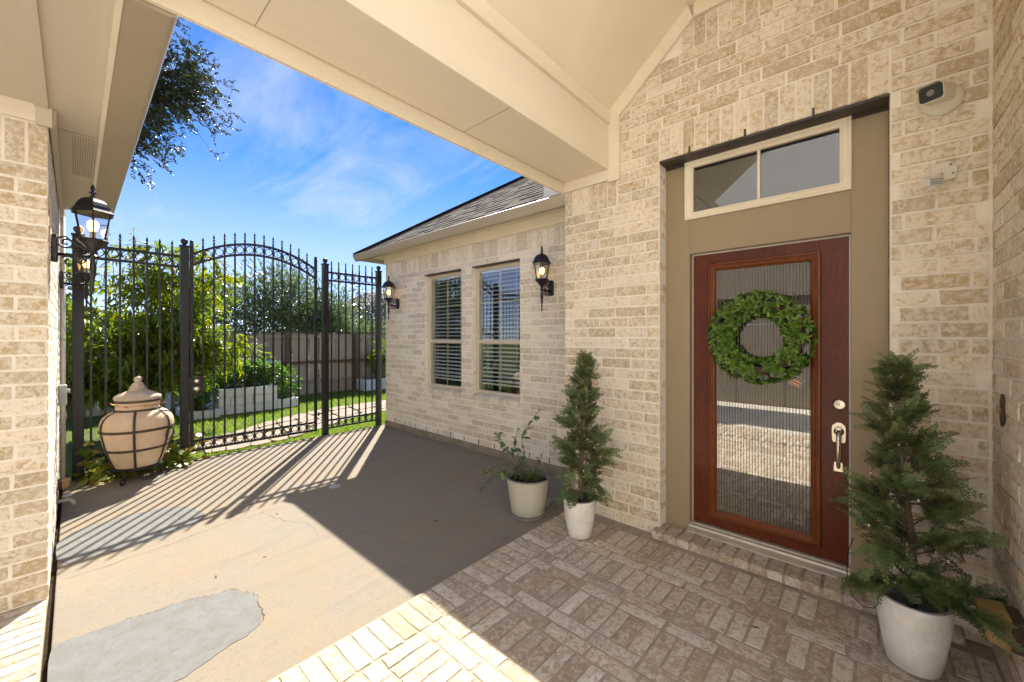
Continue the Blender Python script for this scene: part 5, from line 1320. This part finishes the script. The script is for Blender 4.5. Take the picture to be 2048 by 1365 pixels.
# flagstone path
path = thing('flagstone_path', 'curved flagstone path across the lawn beyond the gate', 'path', (3.2, 8.0, -0.07), kind='structure')
lo = [(1.15, 6.75), (1.55, 6.62), (2.35, 6.72), (3.30, 7.35), (4.5, 7.75), (6.0, 7.9)]
hi = [(1.35, 7.7), (1.86, 7.97), (2.65, 8.5), (3.6, 8.95), (5.2, 9.05), (6.4, 9.0)]
def lerp_poly(pl, t):
    t = t * (len(pl) - 1); i = min(int(t), len(pl) - 2); f = t - i
    return Vector(pl[i]).lerp(Vector(pl[i + 1]), f)
NA, NBk = 13, 4; grid = {}
for i in range(NA + 1):
    for j in range(NBk + 1):
        p = lerp_poly(lo, i / NA).lerp(lerp_poly(hi, i / NA), j / NBk); q = 0.0 if j in (0, NBk) else 0.07
        grid[i, j] = p + Vector((random.uniform(-0.08, 0.08), random.uniform(-q, q)))
for i in range(NA):
    for j in range(NBk):
        q = [grid[i, j], grid[i + 1, j], grid[i + 1, j + 1], grid[i, j + 1]]; c_ = sum(q, Vector((0, 0))) / 4
        q = [c_ + (p - c_) * 0.94 for p in q]; cut = []
        for k in range(4):
            a, b_, d = q[k], q[(k + 1) % 4], q[k - 1]; f = random.uniform(0.08, 0.28)
            cut += [tuple(a.lerp(d, f)), tuple(a.lerp(b_, f))]
        g = MB(); g.prism(cut, 'z', -0.09, -0.048 + random.uniform(-0.004, 0.006)); g.build('flagstone', M_('flagstone'), path, bevel=0.006)
# grass
def inside(px, py):
    f = np.zeros(len(px), bool); poly = lo + hi[::-1]; n = len(poly); j = n - 1
    for i in range(n):
        xi, yi = poly[i]; xj, yj = poly[j]
        cnd = ((yi > py) != (yj > py)) & (px < (xj - xi) * (py - yi) / (yj - yi + 1e-12) + xi); f ^= cnd; j = i
    return f
N = 60000
gx = rng.uniform(-1.0, 8.5, N); gy = 6.44 + (11.6 - 6.44) * rng.uniform(0, 1, N) ** 1.25
ok = ~inside(gx, gy) | (rng.uniform(0, 1, N) < 0.06)
ok &= ~((gx > 1.4) & (gx < 3.52) & (gy > 9.6)) & ~((gx > 3.68) & (gy < 6.6)) & ~((gx > 5.7) & (gy > 10.98))
ok &= ~((gx < 0.95) & (rng.uniform(0, 1, N) < 0.8))
gx, gy = gx[ok], gy[ok]; n = len(gx)
d = rng.normal(0, 0.45, (n, 3)); d[:, 2] = 1.0
rot = frames(d, rng.normal(0, 1, (n, 3)))
tv = np.array([(0, -0.09, 0), (0, 0.09, 0), (0.6, 0.06, 0.06), (1, 0, 0.16)]); tf_ = np.array([(0, 1, 2, 3)])
V, F = scatter(tv, tf_, np.column_stack([gx, gy, np.full(n, -0.077)]), rot, rng.uniform(0.03, 0.07, n))
tag(link('grass', npmesh('grass', V, F), M_('grass')), 'short green grass of the back garden lawn', 'grass', None, 'stuff')
# ------------------------------------------------------------------ trees
def limb(a, b_, n=6, wob=0.05, sag=0.0, rg_=rng):
    a, b_ = np.array(a, float), np.array(b_, float); out = []
    for k in range(n + 1):
        t = k / n; p = a + (b_ - a) * t; w = wob * math.sin(math.pi * t)
        out.append(tuple(p + rg_.normal(0, 1, 3) * w * 0.4 + np.array([0, 0, -sag * t * t])))
    return out
# peach tree behind the left fence panel
r5 = np.random.default_rng(31)
pt_ = thing('peach_tree', 'yellow green fruit tree with narrow drooping leaves behind the iron fence', 'tree', (0.85, 8.9, -0.07))
tb = MB(); base = np.array([0.85, 8.9, -0.09])
tb.tube(limb(base, (0.82, 8.88, 0.75), 4, 0.02, 0, r5), [0.07, 0.062, 0.058, 0.055, 0.052], 10)
tips = []
for i in range(22):
    a = i * 2.4 + r5.normal(0, 0.3); rx = r5.uniform(0.4, 1.4)
    e = np.array([0.85 + rx * 1.05 * math.cos(a), 8.9 + 0.8 * rx * math.sin(a), r5.uniform(1.0, 3.2) - 0.25 * abs(math.cos(a)) * rx])
    L = limb((0.82, 8.88, 0.70), e, 6, 0.10, 0, r5); tb.tube(L, [0.034, 0.028, 0.023, 0.018, 0.013, 0.009, 0.005], 7); tips.append(L)
tb.build('trunk', M_('bark'), pt_, smooth=True)
P, D, S, TN = [], [], [], []; tw = MB()
for i in range(1700):
    L = tips[r5.integers(0, len(tips))]; k = r5.integers(2, 7); s = np.array(L[k]) + r5.normal(0, 0.09, 3)
    d = r5.normal(0, 1, 3); d[2] = abs(d[2]) * 0.4 - 0.35; d /= np.linalg.norm(d); ln = r5.uniform(0.22, 0.55)
    e = s + d * ln + [0, 0, -0.10]
    if i % 2 == 0: tw.tube([s, (s + e) / 2 + [0, 0, 0.05], e], [0.004, 0.003, 0.0015], 4)
    nl = int(ln * 34); tn_ = r5.uniform(0, 1)
    for q in range(nl):
        f = (q + r5.uniform(0, 1)) / nl; P.append(s + (e - s) * f + [0, 0, 0.10 * f * (1 - f)]); dd = d * 0.5 + r5.normal(0, 0.6, 3); dd[2] -= 0.45; D.append(dd); S.append(r5.uniform(0.10, 0.17)); TN.append(tn_)
for (x, y, zt_) in [(0.30, 8.6, 3.25), (0.62, 8.8, 3.32), (0.80, 8.5, 3.05), (1.02, 8.7, 2.95), (0.05, 8.7, 3.1), (1.55, 8.8, 2.75), (0.45, 8.9, 3.0)]:
    s = np.array([x, y, zt_ - 0.9]); e = np.array([x + r5.normal(0, 0.05), y, zt_]); tw.tube([s, (s + e) / 2, e], [0.006, 0.005, 0.002], 5)
    for q in range(34):
        f = q / 34; P.append(s + (e - s) * f); a = r5.uniform(0, 6.28); D.append([math.cos(a), math.sin(a), 0.35 - 0.3 * f]); S.append(0.13); TN.append(0.3)
tw.build('twigs', M_('bark'), pt_)['kind'] = 'stuff'
P, D, S = np.array(P), np.array(D), np.array(S); P[:, 1] = np.maximum(P[:, 1], 6.75)
rot = frames(D, r5.normal(0, 0.5, (len(P), 3)) + [0, 0, 1.0])
V, F = scatter(LANCE_V * [1, 1.25, 1], LANCE_F, P - np.array(ORG[pt_.name]), rot, S)
link('crown', npmesh('crown', V, F, np.repeat(TN, 2)), M_('peach_leaf'), pt_)['kind'] = 'stuff'

# oleanders behind the wooden fence
for i, (x, y, z, rx, rz, lab) in enumerate([(4.15, 13.3, 2.25, 1.15, 1.45, 'tall pale green oleander shrub rising behind the middle of the board fence'), (5.6, 13.5, 1.95, 1.0, 1.15, 'lower pale green oleander shrub behind the fence right of the tall one'), (6.9, 13.4, 1.25, 0.9, 0.75, 'short oleander shrub behind the fence near the brick wing'), (2.5, 13.5, 1.9, 1.1, 1.2, 'green oleander shrub behind the fence partly hidden by the fruit tree')]):
    bush('oleander', lab, (x, y, z), (rx, 0.8, rz), 8000 if i < 2 else 5000, M_('oleander_leaf'), LANCE_V * [1, 1.2, 0.4], LANCE_F, (0.11, 0.19), 'shrub', 'oleander shrubs behind the fence', seed=50 + i, up=0.7, lump=0.42, low=-0.8)
# dark tree on the right
dt = thing('grey_leaf_tree', 'dark grey leaved tree beyond the fence beside the brick wing', 'tree', (9.6, 17.0, -0.07))
r6 = np.random.default_rng(61); g = MB(); P = []; D = []
g.tube(limb((9.6, 17, -0.1), (9.5, 17, 1.9), 4, 0.05, 0, r6), [0.12, 0.1, 0.09, 0.085, 0.08], 8)
for i in range(16):
    a = i * 2.4; e = np.array([9.5 + 1.7 * math.cos(a) * r6.uniform(0.5, 1), 17 + 1.3 * math.sin(a), r6.uniform(2.6, 4.3)]); L = limb((9.5, 17, 1.8), e, 5, 0.15, 0, r6)
    g.tube(L, [0.06, 0.045, 0.035, 0.025, 0.015, 0.008], 6)
    for k in range(300):
        c_ = np.array(L[r6.integers(2, 6)]); P.append(c_ + r6.normal(0, 0.28, 3)); D.append(r6.normal(0, 1, 3))
g.build('trunk', M_('bark'), dt, smooth=True)
V, F = scatter(LEAF_V, LEAF_F, np.array(P) - np.array(ORG[dt.name]), frames(np.array(D), r6.normal(0, 1, (len(P), 3))), r6.uniform(0.06, 0.12, len(P)))
link('crown', npmesh('crown', V, F), M_('dark_leaf'), dt)['kind'] = 'stuff'
# live oak reaching over the left roof
ok_ = thing('live_oak', 'dark leaved oak branches hanging over the left roof against the sky', 'tree', (-3.0, 11.5, -0.07))
r7 = np.random.default_rng(71); g = MB()
g.tube(limb((-3.0, 11.5, -0.1), (-2.6, 11.3, 4.2), 5, 0.08, 0, r7), [0.28, 0.25, 0.23, 0.21, 0.20, 0.18], 12)
mains = []
for e in [(1.0, 10.2, 7.9), (1.6, 10.4, 7.1), (1.45, 10.1, 6.35), (0.75, 9.8, 5.4), (0.1, 10.6, 8.6), (-0.6, 9.6, 5.2), (-1.6, 10.2, 8.6), (0.9, 10.9, 6.7), (-3.8, 11, 8.5), (-4.6, 11.8, 7.4), (-2.6, 12.8, 8.2), (0.4, 10.2, 6.6)]:
    L = limb((-2.6, 11.3, 4.1), e, 10, 0.25, 0, r7); g.tube(L, [0.13 - 0.0115 * k for k in range(11)], 7); mains.append(L)
g.build('trunk', M_('bark'), ok_, smooth=True)
P, D, S = [], [], []; tw = MB()
for mi, L in enumerate(mains):
    for i in range(150 if mi not in (8, 9, 10) else 22):
        f = r7.uniform(0.25, 1.0) ** 0.7; k = min(int(f * 10), 9); s = np.array(L[k]) + (np.array(L[k + 1]) - np.array(L[k])) * (f * 10 - k)
        mdir = np.array(L[-1]) - np.array(L[0]); mdir /= np.linalg.norm(mdir)
        d = mdir * 0.75 + r7.normal(0, 0.62, 3); d /= np.linalg.norm(d); ln = r7.uniform(0.35, 1.0)
        e = s + d * ln; e[2] -= 0.28 * ln
        mid = (s + e) / 2 + [0, 0, 0.10 * ln]; tw.tube([s, mid, e], [0.009, 0.006, 0.002], 4)
        for b2 in range(4):
            t0 = r7.uniform(0.3, 1.0); s2 = s + (e - s) * t0 + [0, 0, 0.2 * ln * t0 * (1 - t0)]; d2 = d * 0.6 + r7.normal(0, 0.5, 3); d2[2] -= 0.25; d2 /= np.linalg.norm(d2); l2 = r7.uniform(0.18, 0.42)
            tw.tube([s2, s2 + d2 * l2], [0.003, 0.0012], 3)
            for q in range(int(l2 * 48)):
                t2 = (q + 0.5) / (l2 * 48); P.append(s2 + d2 * l2 * t2); sd = np.cross(d2, [0, 0, 1.0]) * (1 if q % 2 else -1); D.append(d2 * 0.5 + sd + r7.normal(0, 0.35, 3)); S.append(r7.uniform(0.045, 0.075))
tw.build('twigs', M_('bark'), ok_)['kind'] = 'stuff'
n = len(P); rot = frames(np.array(D), r7.normal(0, 0.5, (n, 3)) + [0, 0, 1.0])
V, F = scatter(LEAF_V * [1, 1.0, 1], LEAF_F, np.array(P) - np.array(ORG[ok_.name]), rot, np.array(S))
link('crown', npmesh('crown', V, F), M_('oak_leaf'), ok_)['kind'] = 'stuff'

# yellowing vine and dry leaves round the jar
vn = thing('ground_vine', 'yellow green vine sprawling round the foot of the clay jar', 'vine', (0.5, 6.2, -0.05))
VL = np.array([(0, 0, 0), (0.12, -0.38, 0.03), (0.5, -0.52, -0.02), (0.55, -0.24, 0.03), (1.0, 0, -0.08), (0.55, 0.24, 0.03), (0.5, 0.52, -0.02), (0.12, 0.38, 0.03), (0.35, 0, 0.0)])
VF = np.array([(0, 1, 8), (1, 2, 8), (2, 3, 8), (3, 4, 8), (4, 5, 8), (5, 6, 8), (6, 7, 8), (7, 0, 8)])
r8 = np.random.default_rng(81); P, D, S, Nn = [], [], [], []; vs_ = MB()
for i in range(48):
    s = np.array([r8.uniform(0.05, 1.05), r8.uniform(6.2, 6.8), -0.05]); e = s + np.array([r8.normal(0.1, 0.25), r8.normal(-0.12, 0.15), r8.uniform(0.02, 0.42) if i % 3 else 0.02])
    e[0] = max(e[0], 0.06); m_ = (s + e) / 2 + [0, 0, 0.12]; vs_.tube([s, m_, e], [0.004, 0.003, 0.002], 5)
    for k in range(13):
        f = k / 13; p = s * (1 - f) ** 2 + m_ * 2 * f * (1 - f) + e * f * f + r8.normal(0, 0.03, 3); p[2] = max(p[2], -0.015); p[0] = max(p[0], -0.02)
        dj = math.hypot(p[0] - JX, p[1] - JY)
        rj = 0.24 if p[2] < 0.2 else 0.33
        if dj < rj and p[2] > 0.05: p[:2] = [JX + (p[0] - JX) / dj * rj, JY + (p[1] - JY) / dj * rj]
        P.append(p); D.append(r8.normal(0, 1, 3) * [1, 1, 0.3]); S.append(r8.uniform(0.06, 0.115)); Nn.append([r8.normal(0, 0.4), -0.5, 1.0])
vs_.build('runners', M_('stem_green'), vn)['kind'] = 'stuff'
leaf_objs(vn, M_('vine_leaf'), VL, VF, P, D, S, 200, nrm=Nn, seed=8)
DL = np.array([(0, 0, 0), (0.3, -0.16, 0.10), (0.75, -0.12, 0.06), (1.0, 0, 0.0), (0.75, 0.12, 0.08), (0.3, 0.16, 0.12), (0.5, 0, 0.0)])
dlm = npmesh('fallen_leaf', DL * [0.05, 0.05, 0.05], LEAF_F); dlm.materials.append(M_('dry_leaf'))
DP = [(2.75, 5.0), (2.88, 4.7), (2.6, 4.2), (3.1, 4.0), (2.45, 3.55), (1.75, 3.65), (2.3, 3.05), (1.55, 3.0), (3.25, 4.9), (3.3, 3.6), (2.05, 2.75), (1.2, 3.9), (0.62, 3.15), (0.9, 3.2), (2.9, 3.3), (3.0, 5.4)]
for i, (x, y) in enumerate(DP):
    o = bpy.data.objects.new('fallen_leaf', dlm); C.objects.link(o); o.location = (x, y, -0.028); o.rotation_euler = (random.uniform(-0.1, 0.1), 0, random.uniform(0, 6)); s = random.uniform(0.5, 1.0); o.scale = (s, s * random.uniform(0.4, 1), s)
    tag(o, 'tiny dry brown leaf lying on the concrete', 'leaf', 'dry leaves scattered on the concrete')
for i, (x, y) in enumerate([(2.42, 0.42), (2.79, 0.78), (2.55, 0.1), (2.87, 0.30), (1.95, 1.5), (2.1, 1.2)]):
    o = bpy.data.objects.new('fallen_leaf', dlm); C.objects.link(o); o.location = (x, y, 0.002); o.rotation_euler = (0, 0, random.uniform(0, 6)); s = [1.0, 0.6, 0.3, 0.7, 0.3, 0.3][i]; o.scale = (s, s * 0.7, s)
    tag(o, 'tiny dry brown leaf lying on the porch bricks', 'leaf', 'dry leaves scattered on the porch bricks')
N = 700; r9 = np.random.default_rng(91)
px = r9.uniform(0.0, 3.6, N); py = 6.40 + np.abs(r9.normal(0, 0.10, N)); px[:200] = r9.uniform(0.0, 0.9, 200); py[:200] = r9.uniform(6.0, 6.8, 200)
V, F = scatter(DL, LEAF_F, np.column_stack([px, py, np.where(py < 6.43, -0.027, -0.06)]), frames(r9.normal(0, 1, (N, 3)) * [1, 1, 0.15]), r9.uniform(0.015, 0.04, N))
tag(link('leaf_litter', npmesh('leaf_litter', V, F), M_('dry_leaf')), 'dry leaf litter along the edge of the concrete under the gate', 'leaves', None, 'stuff')

# neighbouring houses beyond the fence
def far_house(label, x0, x1, y0, y1, h, rh):
    t = thing('neighbour_house', label, 'house', ((x0 + x1) / 2, (y0 + y1) / 2, -0.07))
    g = MB(); g.box(x0, x1, y0, y1, -0.1, h); g.build('wall', M_('siding'), t)
    g = MB(); xm = (x0 + x1) / 2; g.prism([(x0 - 0.4, h), (xm, h + rh), (x1 + 0.4, h), (x1 + 0.4, h + 0.15), (xm, h + rh + 0.2), (x0 - 0.4, h + 0.15)], 'y', y0 - 0.4, y1 + 0.4); g.build('roof', M_('far_roof'), t)
    for k in range(2):
        xx = x0 + (x1 - x0) * (0.3 + 0.4 * k); g = MB(); g.box(xx - 0.5, xx + 0.5, y0 - 0.04, y0 - 0.005, h - 1.9, h - 0.5); w_ = g.build('window', M_('white_strip'), t); g = MB(); g.box(xx - 0.42, xx + 0.42, y0 - 0.06, y0 - 0.041, h - 1.82, h - 0.58); g.build('pane', M_('black_plastic'), w_)
far_house('grey roofed house half hidden behind the fruit tree', -6, 3.0, 30, 36, 2.3, 1.0)
far_house('brown house beyond the dark tree beside the brick wing', 12.0, 19.0, 23, 30, 2.6, 2.2)
